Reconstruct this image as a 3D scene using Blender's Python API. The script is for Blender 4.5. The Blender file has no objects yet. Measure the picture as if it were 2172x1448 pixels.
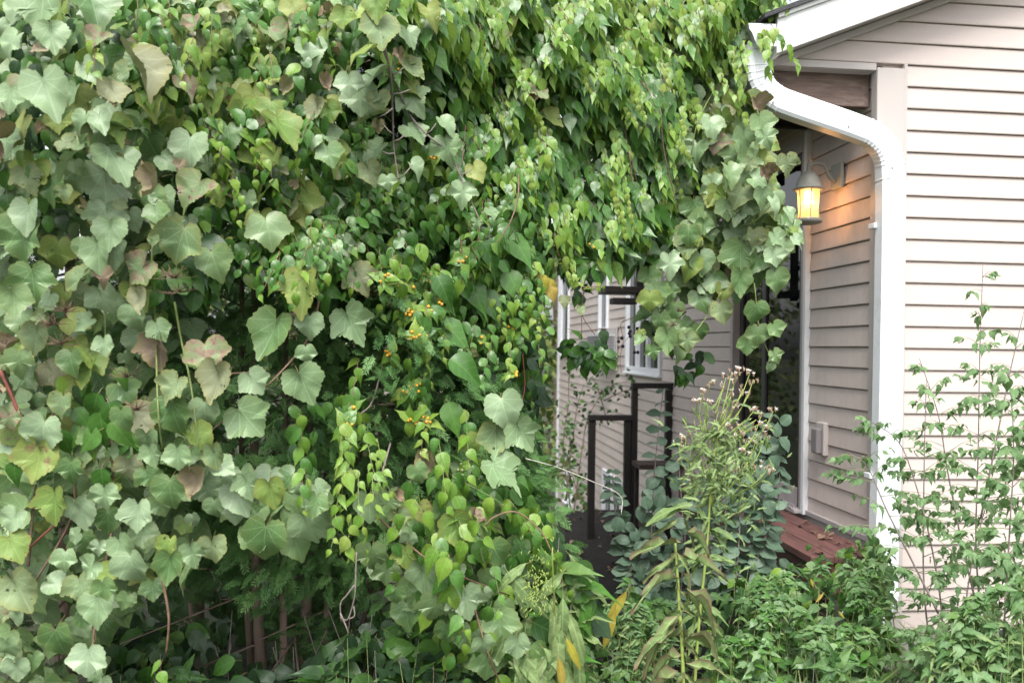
import bpy, bmesh, math, random
import numpy as np
from mathutils import Vector, Matrix
random.seed(7); RNG = np.random.RandomState(7)
SC = bpy.context.scene
COL = SC.collection
# ------------------------------------------------------------------ camera
FPX, CXP, CYP = 1740.0, 1086.0, 724.0
EYE = Vector((0, 0, 1.6))
YAW, PITCH, ROLL = math.radians(-6.1), math.radians(0.4), math.radians(0.8)
CAMR = (Matrix.Rotation(YAW, 3, 'Z') @ Matrix.Rotation(math.radians(90) + PITCH, 3, 'X') @ Matrix.Rotation(ROLL, 3, 'Z'))
cam_d = bpy.data.cameras.new('camera'); cam = bpy.data.objects.new('camera', cam_d); COL.objects.link(cam)
cam.matrix_world = Matrix.Translation(EYE) @ CAMR.to_4x4()
cam_d.sensor_width = 36; cam_d.lens = FPX / 2172 * 36; cam_d.clip_start = 0.05; cam_d.clip_end = 500
cam_d.dof.use_dof = True; cam_d.dof.focus_distance = 3.0; cam_d.dof.aperture_fstop = 3.5
SC.camera = cam
# ------------------------------------------------------------------ sky, sun, exposure
SUN_EL, SUN_AZ = math.radians(57), math.radians(188)      # azimuth clockwise from +Y
w = bpy.data.worlds.new('World'); SC.world = w; w.use_nodes = True
nt = w.node_tree; bg = nt.nodes['Background']
sky = nt.nodes.new('ShaderNodeTexSky'); sky.sky_type = 'NISHITA'; sky.sun_disc = False
sky.sun_elevation = SUN_EL; sky.sun_rotation = SUN_AZ; sky.dust_density = 4.0; sky.air_density = 1.0; sky.ozone_density = 1.0
hs = nt.nodes.new('ShaderNodeHueSaturation'); hs.inputs['Saturation'].default_value = 0.22
nt.links.new(sky.outputs[0], hs.inputs['Color']); nt.links.new(hs.outputs[0], bg.inputs[0])
bg.inputs[1].default_value = 0.15
sd = bpy.data.lights.new('sun', 'SUN'); sd.energy = 1.5; sd.angle = math.radians(25); sd.color = (1, 0.965, 0.91)
so = bpy.data.objects.new('sun', sd); COL.objects.link(so)
sdir = Vector((math.sin(SUN_AZ) * math.cos(SUN_EL), math.cos(SUN_AZ) * math.cos(SUN_EL), math.sin(SUN_EL)))
so.rotation_euler = sdir.to_track_quat('Z', 'Y').to_euler(); so.location = (-4, -5, 9)
vs = SC.view_settings; vs.view_transform = 'Standard'; vs.look = 'None'; vs.gamma = 1; vs.use_curve_mapping = False
vs.exposure = 1.22
SC.cycles.max_bounces = 7; SC.cycles.transparent_max_bounces = 6
# ------------------------------------------------------------------ picture <-> place
CR = CAMR @ Vector((1, 0, 0)); CU = CAMR @ Vector((0, 1, 0)); CB = CAMR @ Vector((0, 0, 1))   # right, up, towards the camera
def ray(px, py): return CAMR @ Vector(((px - CXP) / FPX, -(py - CYP) / FPX, -1))
def at(px, py, d): return EYE + ray(px, py) * d
def onX(px, py, X): r = ray(px, py); return EYE + r * (X / r.x)
def onY(px, py, Y): r = ray(px, py); return EYE + r * (Y / r.y)
def onZ(px, py, Z): r = ray(px, py); return EYE + r * ((Z - EYE.z) / r.z)
def proj(p):
    q = CAMR.transposed() @ (Vector(p) - EYE); return CXP + FPX * q.x / -q.z, CYP - FPX * q.y / -q.z, -q.z
# ------------------------------------------------------------------ materials
def new_mat(name):
    m = bpy.data.materials.new(name); m.use_nodes = True
    return m, m.node_tree, m.node_tree.nodes['Principled BSDF']
def N(t, kind, **kw):
    n = t.nodes.new('ShaderNode' + kind)
    for k, v in kw.items():
        if k in n.inputs: n.inputs[k].default_value = v
        else: setattr(n, k, v)
    return n
def math_n(t, op, a, b=None, clamp=False):
    n = t.nodes.new('ShaderNodeMath'); n.operation = op; n.use_clamp = clamp
    for i, v in enumerate((a, b)):
        if v is None: continue
        if isinstance(v, (int, float)): n.inputs[i].default_value = v
        else: t.links.new(v, n.inputs[i])
    return n.outputs[0]
def ramp(t, fac, stops, interp='LINEAR'):
    n = t.nodes.new('ShaderNodeValToRGB'); cr = n.color_ramp; cr.interpolation = interp
    while len(cr.elements) < len(stops): cr.elements.new(0.5)
    for e, (p, c) in zip(cr.elements, stops):
        e.position = p; e.color = (*c, 1) if len(c) == 3 else c
    if fac is not None: t.links.new(fac, n.inputs[0])
    return n.outputs[0]
def mix(t, fac, a, b, blend='MIX'):
    n = t.nodes.new('ShaderNodeMix'); n.data_type = 'RGBA'; n.blend_type = blend
    for s, v in ((n.inputs[0], fac), (n.inputs[6], a), (n.inputs[7], b)):
        if isinstance(v, (int, float)): s.default_value = v
        elif isinstance(v, tuple): s.default_value = (*v, 1) if len(v) == 3 else v
        else: t.links.new(v, s)
    return n.outputs[2]
def surf(name, c, rough=0.6, var=0.15, scale=6, bump=0.0, bscale=60, stretch=(1, 1, 1), dirt=None, dirt_amt=0.5, spec=0.4, metal=0.0):
    m, t, b = new_mat(name)
    tc = N(t, 'TexCoord'); mp = N(t, 'Mapping'); mp.inputs['Scale'].default_value = stretch
    t.links.new(tc.outputs['Object'] if stretch == (1, 1, 1) else tc.outputs['Object'], mp.inputs[0])
    nz = N(t, 'TexNoise', Scale=scale, Detail=6.0, Roughness=0.6); t.links.new(mp.outputs[0], nz.inputs['Vector'])
    lo = tuple(x * (1 - var) for x in c); hi = tuple(min(1, x * (1 + var)) for x in c)
    col = ramp(t, nz.outputs['Fac'], [(0.3, lo), (0.7, hi)])
    if dirt:
        n2 = N(t, 'TexNoise', Scale=scale * 2.7, Detail=8.0, Roughness=0.7); t.links.new(mp.outputs[0], n2.inputs['Vector'])
        f = ramp(t, n2.outputs['Fac'], [(0.5, (0, 0, 0)), (0.72, (dirt_amt,) * 3)])
        col = mix(t, f, col, dirt)
    t.links.new(col, b.inputs['Base Color'])
    b.inputs['Roughness'].default_value = rough; b.inputs['Specular IOR Level'].default_value = spec; b.inputs['Metallic'].default_value = metal
    if bump:
        n3 = N(t, 'TexNoise', Scale=bscale, Detail=5.0); t.links.new(mp.outputs[0], n3.inputs['Vector'])
        bp = N(t, 'Bump', Strength=bump, Distance=0.01); t.links.new(n3.outputs['Fac'], bp.inputs['Height']); t.links.new(bp.outputs[0], b.inputs['Normal'])
    return m
def leafmat(name, cols, brown=0.15, browncol=(0.17, 0.10, 0.055), rough=0.45, spec=0.35, transl=0.22, vein=0.25, edge=0.0, holes=False, palm=False, ecol=(0.22, 0.20, 0.05)):
    m, t, b = new_mat(name)
    oi = N(t, 'ObjectInfo'); at_ = N(t, 'Attribute'); at_.attribute_name = 'rnd'
    r = math_n(t, 'FRACT', math_n(t, 'ADD', oi.outputs['Random'], at_.outputs['Fac']))
    r2 = math_n(t, 'FRACT', math_n(t, 'MULTIPLY', r, 17.31))
    r3 = math_n(t, 'FRACT', math_n(t, 'MULTIPLY', r, 71.7))
    n = len(cols)
    col = ramp(t, r, [(i / (n - 1), c) for i, c in enumerate(cols)])
    uv = N(t, 'UVMap'); uv.uv_map = 'UVMap'
    add = N(t, 'VectorMath'); add.operation = 'ADD'; t.links.new(uv.outputs[0], add.inputs[0])
    cb = N(t, 'CombineXYZ'); t.links.new(math_n(t, 'MULTIPLY', r, 37.0), cb.inputs[0]); t.links.new(math_n(t, 'MULTIPLY', r2, 23.0), cb.inputs[1]); t.links.new(cb.outputs[0], add.inputs[1])
    # mottling
    n1 = N(t, 'TexNoise', Scale=3.0, Detail=4.0); t.links.new(add.outputs[0], n1.inputs['Vector'])
    col = mix(t, 0.5, col, ramp(t, n1.outputs['Fac'], [(0.3, (0.62, 0.62, 0.62)), (0.7, (1.0, 1.0, 1.0))]), 'MULTIPLY')
    # veins: midrib and side veins from the leaf's own coordinates
    if palm:
        sp = N(t, 'SeparateXYZ'); t.links.new(uv.outputs[0], sp.inputs[0]); ax = math_n(t, 'ABSOLUTE', sp.outputs[0]); vm = None
        for an in (0.0, 0.62, 1.2, 1.95):
            dd = math_n(t, 'ABSOLUTE', math_n(t, 'SUBTRACT', math_n(t, 'MULTIPLY', ax, math.cos(an)), math_n(t, 'MULTIPLY', sp.outputs[1], math.sin(an))))
            al = math_n(t, 'ADD', math_n(t, 'MULTIPLY', ax, math.sin(an)), math_n(t, 'MULTIPLY', sp.outputs[1], math.cos(an)))
            dd = math_n(t, 'ADD', dd, math_n(t, 'MULTIPLY', math_n(t, 'LESS_THAN', al, 0.0), 1.0))
            vm = dd if vm is None else math_n(t, 'MINIMUM', vm, dd)
        v = math_n(t, 'MULTIPLY', math_n(t, 'SUBTRACT', 0.016, vm), 60.0, clamp=True)
        rad = N(t, 'VectorMath'); rad.operation = 'LENGTH'; t.links.new(uv.outputs[0], rad.inputs[0])
        w2 = math_n(t, 'GREATER_THAN', math_n(t, 'SINE', math_n(t, 'ADD', math_n(t, 'MULTIPLY', rad.outputs['Value'], 46.0), math_n(t, 'MULTIPLY', vm, 60.0))), 0.9)
        v = math_n(t, 'MAXIMUM', v, math_n(t, 'MULTIPLY', w2, 0.3))
        col = mix(t, math_n(t, 'MULTIPLY', v, vein), col, tuple(min(1, cols[-1][i] * 1.5 + 0.08) for i in range(3)))
    elif vein:
        sp = N(t, 'SeparateXYZ'); t.links.new(uv.outputs[0], sp.inputs[0])
        ax = math_n(t, 'ABSOLUTE', sp.outputs[0])
        side = math_n(t, 'SINE', math_n(t, 'MULTIPLY', math_n(t, 'SUBTRACT', sp.outputs[1], math_n(t, 'MULTIPLY', ax, 0.75)), 34.0))
        sv = math_n(t, 'GREATER_THAN', side, 0.86)
        mid = math_n(t, 'LESS_THAN', ax, 0.014)
        v = math_n(t, 'MULTIPLY', math_n(t, 'MAXIMUM', math_n(t, 'MULTIPLY', sv, 0.5), mid), vein)
        col = mix(t, v, col, tuple(min(1, cols[-1][i] * 2.0 + 0.04) for i in range(3)))
    # brown blotches, stronger on some leaves
    n2 = N(t, 'TexNoise', Scale=3.4, Detail=9.0, Roughness=0.72); t.links.new(add.outputs[0], n2.inputs['Vector'])
    th = math_n(t, 'SUBTRACT', 0.76, math_n(t, 'MULTIPLY', math_n(t, 'POWER', r3, 2.0), 0.10 + brown * 0.14))
    f = math_n(t, 'MULTIPLY', math_n(t, 'SUBTRACT', math_n(t, 'ADD', n2.outputs['Fac'], brown * 0.06), th), 34.0, clamp=True)
    if edge:
        ea = N(t, 'Attribute'); ea.attribute_name = 'edge'
        fe = math_n(t, 'MULTIPLY', math_n(t, 'POWER', ea.outputs['Fac'], 5.0), math_n(t, 'MULTIPLY', n1.outputs['Fac'], edge * 2), clamp=True)
        col = mix(t, fe, col, ecol)
    n4 = N(t, 'TexNoise', Scale=9.0, Detail=3.0); t.links.new(add.outputs[0], n4.inputs['Vector'])
    bc = mix(t, n4.outputs['Fac'], tuple(x * 0.45 for x in browncol), tuple(min(1, x * 1.6) for x in browncol))
    col = mix(t, f, col, bc)
    t.links.new(col, b.inputs['Base Color'])
    b.inputs['Roughness'].default_value = rough; b.inputs['Specular IOR Level'].default_value = spec
    bp = N(t, 'Bump', Strength=0.25, Distance=0.004); t.links.new(n1.outputs['Fac'], bp.inputs['Height']); t.links.new(bp.outputs[0], b.inputs['Normal'])
    tr = N(t, 'BsdfTranslucent'); t.links.new(mix(t, 0.35, col, (0.20, 0.34, 0.03)), tr.inputs[0])
    ms = N(t, 'MixShader'); ms.inputs[0].default_value = transl
    t.links.new(b.outputs[0], ms.inputs[1]); t.links.new(tr.outputs[0], ms.inputs[2])
    out = t.nodes['Material Output']; last = ms.outputs[0]
    if holes:
        tb = N(t, 'BsdfTransparent'); m2 = N(t, 'MixShader')
        hf = math_n(t, 'GREATER_THAN', math_n(t, 'MULTIPLY', n2.outputs['Fac'], math_n(t, 'ADD', 0.6, math_n(t, 'MULTIPLY', n4.outputs['Fac'], 0.8))), 0.645)
        t.links.new(hf, m2.inputs[0]); t.links.new(last, m2.inputs[1]); t.links.new(tb.outputs[0], m2.inputs[2]); last = m2.outputs[0]
    t.links.new(last, out.inputs[0])
    return m
M = {}
M['siding'] = surf('beige_vinyl', (0.55, 0.475, 0.44), 0.5, 0.06, 1.3, 0.12, 90, (1, 4, 4), dirt=(0.38, 0.34, 0.29), dirt_amt=0.35)
M['trim'] = surf('beige_trim', (0.46, 0.42, 0.40), 0.45, 0.04, 3, 0.05, 70)
M['white'] = surf('white_paint', (0.78, 0.81, 0.85), 0.35, 0.04, 3, 0.05, 50, dirt=(0.50, 0.52, 0.47), dirt_amt=0.45)
M['fascia'] = surf('white_fascia', (0.80, 0.80, 0.80), 0.4, 0.04, 3, 0.05, 50, dirt=(0.5, 0.52, 0.46), dirt_amt=0.2)
M['window_white'] = surf('window_white', (0.72, 0.74, 0.77), 0.4, 0.04, 3)
M['shingle'] = surf('roof_shingle', (0.06, 0.06, 0.065), 0.9, 0.3, 20, 0.5, 120)
M['oldwood'] = surf('weathered_wood', (0.17, 0.12, 0.10), 0.85, 0.4, 5, 0.4, 40, (0.7, 1, 5), dirt=(0.33, 0.27, 0.24), dirt_amt=0.6)
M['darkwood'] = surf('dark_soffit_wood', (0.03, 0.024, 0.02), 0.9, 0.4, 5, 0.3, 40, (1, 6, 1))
M['deck'] = surf('red_deck_stain', (0.11, 0.047, 0.042), 0.6, 0.45, 5, 0.3, 60, (6, 0.6, 6), dirt=(0.17, 0.11, 0.09), dirt_amt=0.6)
M['black'] = surf('black_stained_wood', (0.018, 0.015, 0.014), 0.6, 0.3, 8, 0.2, 60)
M['brownwood'] = surf('brown_step_wood', (0.05, 0.035, 0.03), 0.7, 0.3, 8, 0.3, 60)
M['conc'] = surf('foundation_concrete', (0.30, 0.28, 0.26), 0.9, 0.2, 8, 0.5, 70, dirt=(0.14, 0.12, 0.10), dirt_amt=0.6)
M['ground'] = surf('soil', (0.035, 0.04, 0.022), 0.95, 0.5, 3, 0.8, 30, dirt=(0.04, 0.07, 0.02), dirt_amt=0.9)
M['path'] = surf('dark_mulch', (0.008, 0.007, 0.006), 0.95, 0.6, 14, 1.0, 40, dirt=(0.03, 0.02, 0.015), dirt_amt=0.6)
M['bark'] = surf('bark', (0.22, 0.16, 0.13), 0.9, 0.4, 12, 0.8, 60, (1, 1, 0.15))
M['cane'] = surf('vine_cane', (0.17, 0.105, 0.07), 0.7, 0.4, 20, 0.3, 90)
M['redcane'] = surf('red_cane', (0.20, 0.06, 0.045), 0.6, 0.3, 20, 0.2, 90)
M['greenstem'] = surf('green_stem', (0.17, 0.22, 0.07), 0.6, 0.3, 20)
M['weedstem'] = surf('weed_stem', (0.26, 0.34, 0.08), 0.6, 0.25, 20)
M['greytwig'] = surf('grey_twig', (0.20, 0.165, 0.15), 0.8, 0.3, 30, 0.3, 90)
M['petiole'] = surf('petiole', (0.20, 0.17, 0.07), 0.6, 0.3, 20)
M['berry'] = surf('yellow_berry', (0.62, 0.32, 0.035), 0.4, 0.45, 30)
M['grape'] = surf('dark_grape', (0.012, 0.010, 0.022), 0.4, 0.4, 60)
M['ggrape'] = surf('green_grape', (0.12, 0.16, 0.05), 0.4, 0.3, 60)
M['fluff'] = surf('seed_fluff', (0.70, 0.65, 0.60), 0.95, 0.25, 80)
M['bud'] = surf('dry_seed_head', (0.27, 0.19, 0.13), 0.9, 0.5, 80)
M['acgrey'] = surf('grey_plastic', (0.30, 0.31, 0.33), 0.5, 0.1, 8)
M['lampgrey'] = surf('lamp_metal', (0.30, 0.30, 0.27), 0.5, 0.15, 12)
M['greybox'] = surf('grey_box', (0.22, 0.20, 0.21), 0.5, 0.1, 12)
M['alu'] = surf('door_aluminium', (0.42, 0.38, 0.38), 0.4, 0.1, 12)
M['darkframe'] = surf('door_dark_frame', (0.05, 0.048, 0.05), 0.4, 0.1, 12)
def glassmat(name, c, rough=0.02):
    m, t, b = new_mat(name); b.inputs['Base Color'].default_value = (*c, 1); b.inputs['Roughness'].default_value = rough
    b.inputs['Specular IOR Level'].default_value = 0.5; b.inputs['IOR'].default_value = 1.5; return m
M['glass'] = glassmat('door_glass', (0.004, 0.005, 0.006))
M['winglass'] = glassmat('window_glass', (0.03, 0.033, 0.04), 0.08)
mm, t_, b_ = new_mat('lamp_glass'); b_.inputs['Base Color'].default_value = (0.85, 0.62, 0.35, 1); b_.inputs['Roughness'].default_value = 0.35
b_.inputs['Transmission Weight'].default_value = 0.25
tcn = N(t_, 'TexCoord'); sz = N(t_, 'SeparateXYZ'); t_.links.new(tcn.outputs['Generated'], sz.inputs[0])
wv = N(t_, 'TexNoise', Scale=9.0, Detail=3.0); mpz = N(t_, 'Mapping'); mpz.inputs['Scale'].default_value = (3, 3, 0.3); t_.links.new(tcn.outputs['Generated'], mpz.inputs[0]); t_.links.new(mpz.outputs[0], wv.inputs['Vector'])
b_.inputs['Emission Color'].default_value = (1.0, 0.52, 0.18, 1)
t_.links.new(math_n(t_, 'MULTIPLY', wv.outputs['Fac'], 0.38), b_.inputs['Emission Strength']); M['lampglass'] = mm
_tb = N(t_, 'BsdfTransparent'); _tb.inputs[0].default_value = (1, 0.85, 0.6, 1); _ms = N(t_, 'MixShader'); _ms.inputs[0].default_value = 0.45
t_.links.new(b_.outputs[0], _ms.inputs[1]); t_.links.new(_tb.outputs[0], _ms.inputs[2]); t_.links.new(_ms.outputs[0], t_.nodes['Material Output'].inputs[0])
mm, t_, b_ = new_mat('bulb'); b_.inputs['Emission Color'].default_value = (1.0, 0.72, 0.38, 1); b_.inputs['Emission Strength'].default_value = 4.5; M['bulb'] = mm
# leaves
G = lambda *a: [tuple(c) for c in a]
M['g0'] = leafmat('grape_leaf_green', G((0.085, 0.175, 0.055), (0.13, 0.235, 0.085), (0.19, 0.29, 0.125)), 0.22, (0.22, 0.15, 0.11), 0.42, 0.5, 0.14, 0.4, 0.25, palm=True)
M['g1'] = leafmat('grape_leaf_pale', G((0.18, 0.285, 0.13), (0.23, 0.34, 0.175), (0.30, 0.41, 0.25)), 0.22, (0.25, 0.175, 0.13), 0.44, 0.5, 0.12, 0.35, 0.15, palm=True)
M['g2'] = leafmat('grape_leaf_blotched', G((0.14, 0.23, 0.10), (0.21, 0.28, 0.14), (0.26, 0.27, 0.17)), 1.0, (0.24, 0.17, 0.125), 0.6, 0.25, 0.12, 0.35, 0.5, holes=True, palm=True)
M['g3'] = leafmat('grape_leaf_dead', G((0.26, 0.19, 0.14), (0.33, 0.26, 0.20), (0.26, 0.27, 0.14)), 0.9, (0.14, 0.09, 0.07), 0.8, 0.1, 0.12, 0.3, 0.5, holes=True, palm=True)
M['g4'] = leafmat('grape_leaf_yellowing', G((0.13, 0.235, 0.055), (0.20, 0.31, 0.075), (0.28, 0.33, 0.10)), 0.6, (0.24, 0.17, 0.09), 0.5, 0.3, 0.2, 0.35, 0.6, holes=True, palm=True)
M['b0'] = leafmat('bittersweet_green', G((0.038, 0.115, 0.018), (0.062, 0.17, 0.028), (0.10, 0.23, 0.042)), 0.02, rough=0.36, spec=0.5, transl=0.2, vein=0.18)
M['b1'] = leafmat('bittersweet_bright', G((0.10, 0.225, 0.028), (0.15, 0.30, 0.036), (0.22, 0.36, 0.05)), 0.04, rough=0.4, spec=0.45, transl=0.28, vein=0.18, edge=0.2)
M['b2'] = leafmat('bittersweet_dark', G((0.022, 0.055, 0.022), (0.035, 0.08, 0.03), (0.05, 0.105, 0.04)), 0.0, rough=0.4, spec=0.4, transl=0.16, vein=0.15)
M['b3'] = leafmat('young_leaf_lime', G((0.19, 0.31, 0.05), (0.25, 0.37, 0.06), (0.30, 0.40, 0.09)), 0.02, rough=0.4, spec=0.4, transl=0.3, vein=0.15)
M['y0'] = leafmat('yellow_leaf', G((0.38, 0.36, 0.04), (0.45, 0.37, 0.06), (0.40, 0.28, 0.08)), 0.3, (0.25, 0.10, 0.04), transl=0.25, vein=0.2, edge=0.4)
M['h0'] = leafmat('glaucous_leaf', G((0.07, 0.12, 0.075), (0.09, 0.155, 0.10), (0.125, 0.19, 0.13)), 0.03, rough=0.5, spec=0.35, transl=0.15, vein=0.2)
M['u0'] = leafmat('undergrowth_leaf', G((0.04, 0.105, 0.028), (0.075, 0.165, 0.042), (0.14, 0.24, 0.07)), 0.06, rough=0.5, spec=0.3, transl=0.2, vein=0.18)
M['m0'] = leafmat('sapling_leaf', G((0.10, 0.20, 0.075), (0.15, 0.27, 0.11), (0.21, 0.33, 0.15)), 0.04, rough=0.5, spec=0.3, transl=0.3, vein=0.15)
M['t0'] = leafmat('thistle_leaf', G((0.13, 0.21, 0.07), (0.17, 0.26, 0.09), (0.21, 0.28, 0.11)), 0.35, (0.22, 0.15, 0.11), rough=0.6, spec=0.2, transl=0.15, vein=0.3, edge=1.0, ecol=(0.17, 0.11, 0.075))
M['w0'] = leafmat('weed_leaf', G((0.12, 0.19, 0.07), (0.17, 0.26, 0.09), (0.22, 0.30, 0.12)), 0.08, rough=0.5, spec=0.3, transl=0.22, vein=0.25)
M['a0'] = leafmat('arborvitae_green', G((0.07, 0.165, 0.05), (0.10, 0.22, 0.065), (0.14, 0.27, 0.085)), 0.02, (0.15, 0.09, 0.05), rough=0.55, spec=0.25, transl=0.15, vein=0)
M['f0'] = leafmat('far_leaf', G((0.07, 0.12, 0.03), (0.12, 0.17, 0.05), (0.20, 0.20, 0.07)), 0.05, transl=0.25, vein=0)
M['grass'] = leafmat('grass_blade', G((0.09, 0.15, 0.05), (0.14, 0.21, 0.07), (0.24, 0.25, 0.12)), 0.1, transl=0.25, vein=0)
M['litter'] = leafmat('dead_litter', G((0.10, 0.05, 0.03), (0.16, 0.09, 0.06), (0.25, 0.17, 0.12)), 0.3, transl=0.05, vein=0)
# ------------------------------------------------------------------ object helpers
WM = {}
def world_of(o): return WM.get(o.name, Matrix.Identity(4))
def put(o, parent=None, mw=None):
    COL.objects.link(o)
    mw = mw if mw is not None else Matrix.Identity(4)
    if parent is not None:
        o.parent = parent; o.matrix_parent_inverse = world_of(parent).inverted()
    o.matrix_basis = mw; WM[o.name] = mw
    return o
def tag(o, label=None, cat=None, group=None, kind=None):
    if label: o['label'] = label
    if cat: o['category'] = cat
    if group: o['group'] = group
    if kind: o['kind'] = kind
    return o
def empty(name, loc, label, cat, group=None):
    o = bpy.data.objects.new(name, None); o.empty_display_size = 0.1
    put(o, None, Matrix.Translation(loc)); return tag(o, label, cat, group)
def mesh_of(name, V, F, mats, smooth=False, mi=None):
    me = bpy.data.meshes.new(name); me.from_pydata([tuple(v) for v in V], [], F)
    for m in (mats if isinstance(mats, (list, tuple)) else [mats]): me.materials.append(m)
    if smooth: me.polygons.foreach_set('use_smooth', [True] * len(F))
    if mi: me.polygons.foreach_set('material_index', mi)
    me.update(); return me
class MB:
    def __init__(s): s.V = []; s.F = []
    def add(s, V, F):
        k = len(s.V); s.V += [tuple(v) for v in V]; s.F += [tuple(i + k for i in f) for f in F]; return s
    def box(s, a, b):
        x0, y0, z0 = [min(a[i], b[i]) for i in range(3)]; x1, y1, z1 = [max(a[i], b[i]) for i in range(3)]
        return s.add([(x0, y0, z0), (x1, y0, z0), (x1, y1, z0), (x0, y1, z0), (x0, y0, z1), (x1, y0, z1), (x1, y1, z1), (x0, y1, z1)],
                     [(0, 3, 2, 1), (4, 5, 6, 7), (0, 1, 5, 4), (1, 2, 6, 5), (2, 3, 7, 6), (3, 0, 4, 7)])
    def prism(s, poly, a, b, axis):
        # poly = 2-D points on the plane normal to axis, swept from a to b
        def P(p, t): return {0: (t, p[0], p[1]), 1: (p[0], t, p[1]), 2: (p[0], p[1], t)}[axis]
        n = len(poly); V = [P(p, a) for p in poly] + [P(p, b) for p in poly]
        F = [tuple(range(n)), tuple(range(2 * n - 1, n - 1, -1))] + [(i, n + i, n + (i + 1) % n, (i + 1) % n) for i in range(n)]
        return s.add(V, F)
    def tube(s, pts, r0, r1=None, n=6):
        r1 = r0 if r1 is None else r1
        pts = [Vector(p) for p in pts]; V = []; F = []; L = len(pts)
        if L < 2: return s
        for i, p in enumerate(pts):
            d = (pts[min(i + 1, L - 1)] - pts[max(i - 1, 0)]).normalized()
            a = d.orthogonal().normalized() if i == 0 else (a - d * a.dot(d)).normalized()
            b = d.cross(a); r = r0 + (r1 - r0) * i / (L - 1)
            V += [p + (a * math.cos(2 * math.pi * k / n) + b * math.sin(2 * math.pi * k / n)) * r for k in range(n)]
        for i in range(L - 1):
            F += [(i * n + k, i * n + (k + 1) % n, (i + 1) * n + (k + 1) % n, (i + 1) * n + k) for k in range(n)]
        F += [tuple(range(n - 1, -1, -1)), tuple(range((L - 1) * n, L * n))]
        return s.add(V, F)
    def lathe(s, prof, c, n=16):
        V = []; F = []
        for r, z in prof: V += [(c[0] + r * math.cos(2 * math.pi * k / n), c[1] + r * math.sin(2 * math.pi * k / n), c[2] + z) for k in range(n)]
        L = len(prof)
        for i in range(L - 1): F += [(i * n + k, i * n + (k + 1) % n, (i + 1) * n + (k + 1) % n, (i + 1) * n + k) for k in range(n)]
        F += [tuple(range(n - 1, -1, -1)), tuple(range((L - 1) * n, L * n))]
        return s.add(V, F)
    def build(s, name, mat, parent=None, smooth=False, kind=None, bevel=0, label=None):
        me = mesh_of(name, s.V, s.F, mat, smooth)
        o = bpy.data.objects.new(name, me); put(o, parent)
        if bevel:
            b = o.modifiers.new('bevel', 'BEVEL'); b.width = bevel; b.segments = 2; b.limit_method = 'ANGLE'
        if kind: o['kind'] = kind
        if label: o['label'] = label
        return o
def spline(pts, n=6):
    """Catmull-Rom through the points."""
    P = [Vector(p) for p in pts]
    if len(P) < 3: return [P[0].lerp(P[-1], i / n) for i in range(n + 1)]
    P = [2 * P[0] - P[1]] + P + [2 * P[-1] - P[-2]]; out = []
    for i in range(1, len(P) - 2):
        a, b, c, d = P[i - 1:i + 3]
        for k in range(n):
            t = k / n
            out.append(0.5 * ((2 * b) + (c - a) * t + (2 * a - 5 * b + 4 * c - d) * t * t + (3 * b - a - 3 * c + d) * t ** 3))
    out.append(P[-2]); return out
# ================================================================== SETTING
HX, GY = 2.09, None
GY = onX(1860, 700, HX).y            # the gable wall's plane
DECKZ = 1.6 - 0.89
# ground: flat near, falling away beyond the path
def ground_z(x, y):
    k = min(1, max(0, (y - 7.9) / 3.5)); k = k * k * (3 - 2 * k); z = -1.25 * k
    if x < 0.2: z = -0.55 * k
    return z + 0.02 * math.sin(x * 3.1 + 1) * math.cos(y * 2.3)
gv = []; gf = []
xs = [-200, -80, -40, -20, -12, -8] + [-6 + 0.5 * i for i in range(25)] + [8, 12, 20, 40, 80, 200]
ys = [-200, -80, -30, -12, -6] + [-3 + 0.5 * i for i in range(37)] + [18, 22, 30, 50, 90, 200]
for y in ys:
    for x in xs: gv.append((x, y, ground_z(x, y) - 0.012))
nx = len(xs)
for j in range(len(ys) - 1):
    for i in range(nx - 1): gf.append((j * nx + i, j * nx + i + 1, (j + 1) * nx + i + 1, (j + 1) * nx + i))
g = bpy.data.objects.new('ground', mesh_of('ground', gv, gf, M['ground'], True)); put(g); g['kind'] = 'structure'
pv = []; pf = []
PX = [0.25 + 0.12 * i for i in range(15)]; PY = [3.4 + 0.15 * i for i in range(31)]
for y in PY:
    for x in PX: pv.append((x + 0.02 * math.sin(y * 7), y, 0.02 + 0.012 * math.sin(x * 17) * math.cos(y * 13)))
for j in range(len(PY) - 1):
    for i in range(len(PX) - 1): k = j * len(PX) + i; pf.append((k, k + 1, k + 1 + len(PX), k + len(PX)))
p = bpy.data.objects.new('path', mesh_of('path', pv, pf, M['path'], True)); put(p); p['kind'] = 'structure'
# ------------------------------------------------------------------ the house
house = empty('house', (HX, GY, 0), 'beige vinyl sided house with white eave and dark sliding door beside the overgrown path', 'house')
EXPO = 0.1016
lap = [(-0.012, 0), (0.0105, 0), (0.012, 0.004), (0.0025, EXPO - 0.005), (-0.001, EXPO - 0.0045), (-0.006, EXPO)]
def plank_mesh(name, gable):
    mb = MB(); n = len(lap)
    if gable: V = [(t, -o, z) for t in (0, 1) for o, z in lap]
    else: V = [(-o, t, z) for t in (0, 1) for o, z in lap]
    F = [(i, (i + 1) % n, n + (i + 1) % n, n + i) for i in range(n)] + [tuple(range(n - 1, -1, -1)), tuple(range(n, 2 * n))]
    me = mesh_of(name, V, F, M['siding'])
    bm = bmesh.new(); bm.from_mesh(me); bmesh.ops.recalc_face_normals(bm, faces=bm.faces); bm.to_mesh(me); bm.free()
    return me
pm_g, pm_r = plank_mesh('plank', True), plank_mesh('plank', False)
# gable wall sheathing + planks
ZB = onY(2000, 1337, GY).z            # bottom of siding on the gable
ZTOP_OPEN = onY(1860, 152, GY).z      # underside of the boxed eave
XR = 5.6
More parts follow.
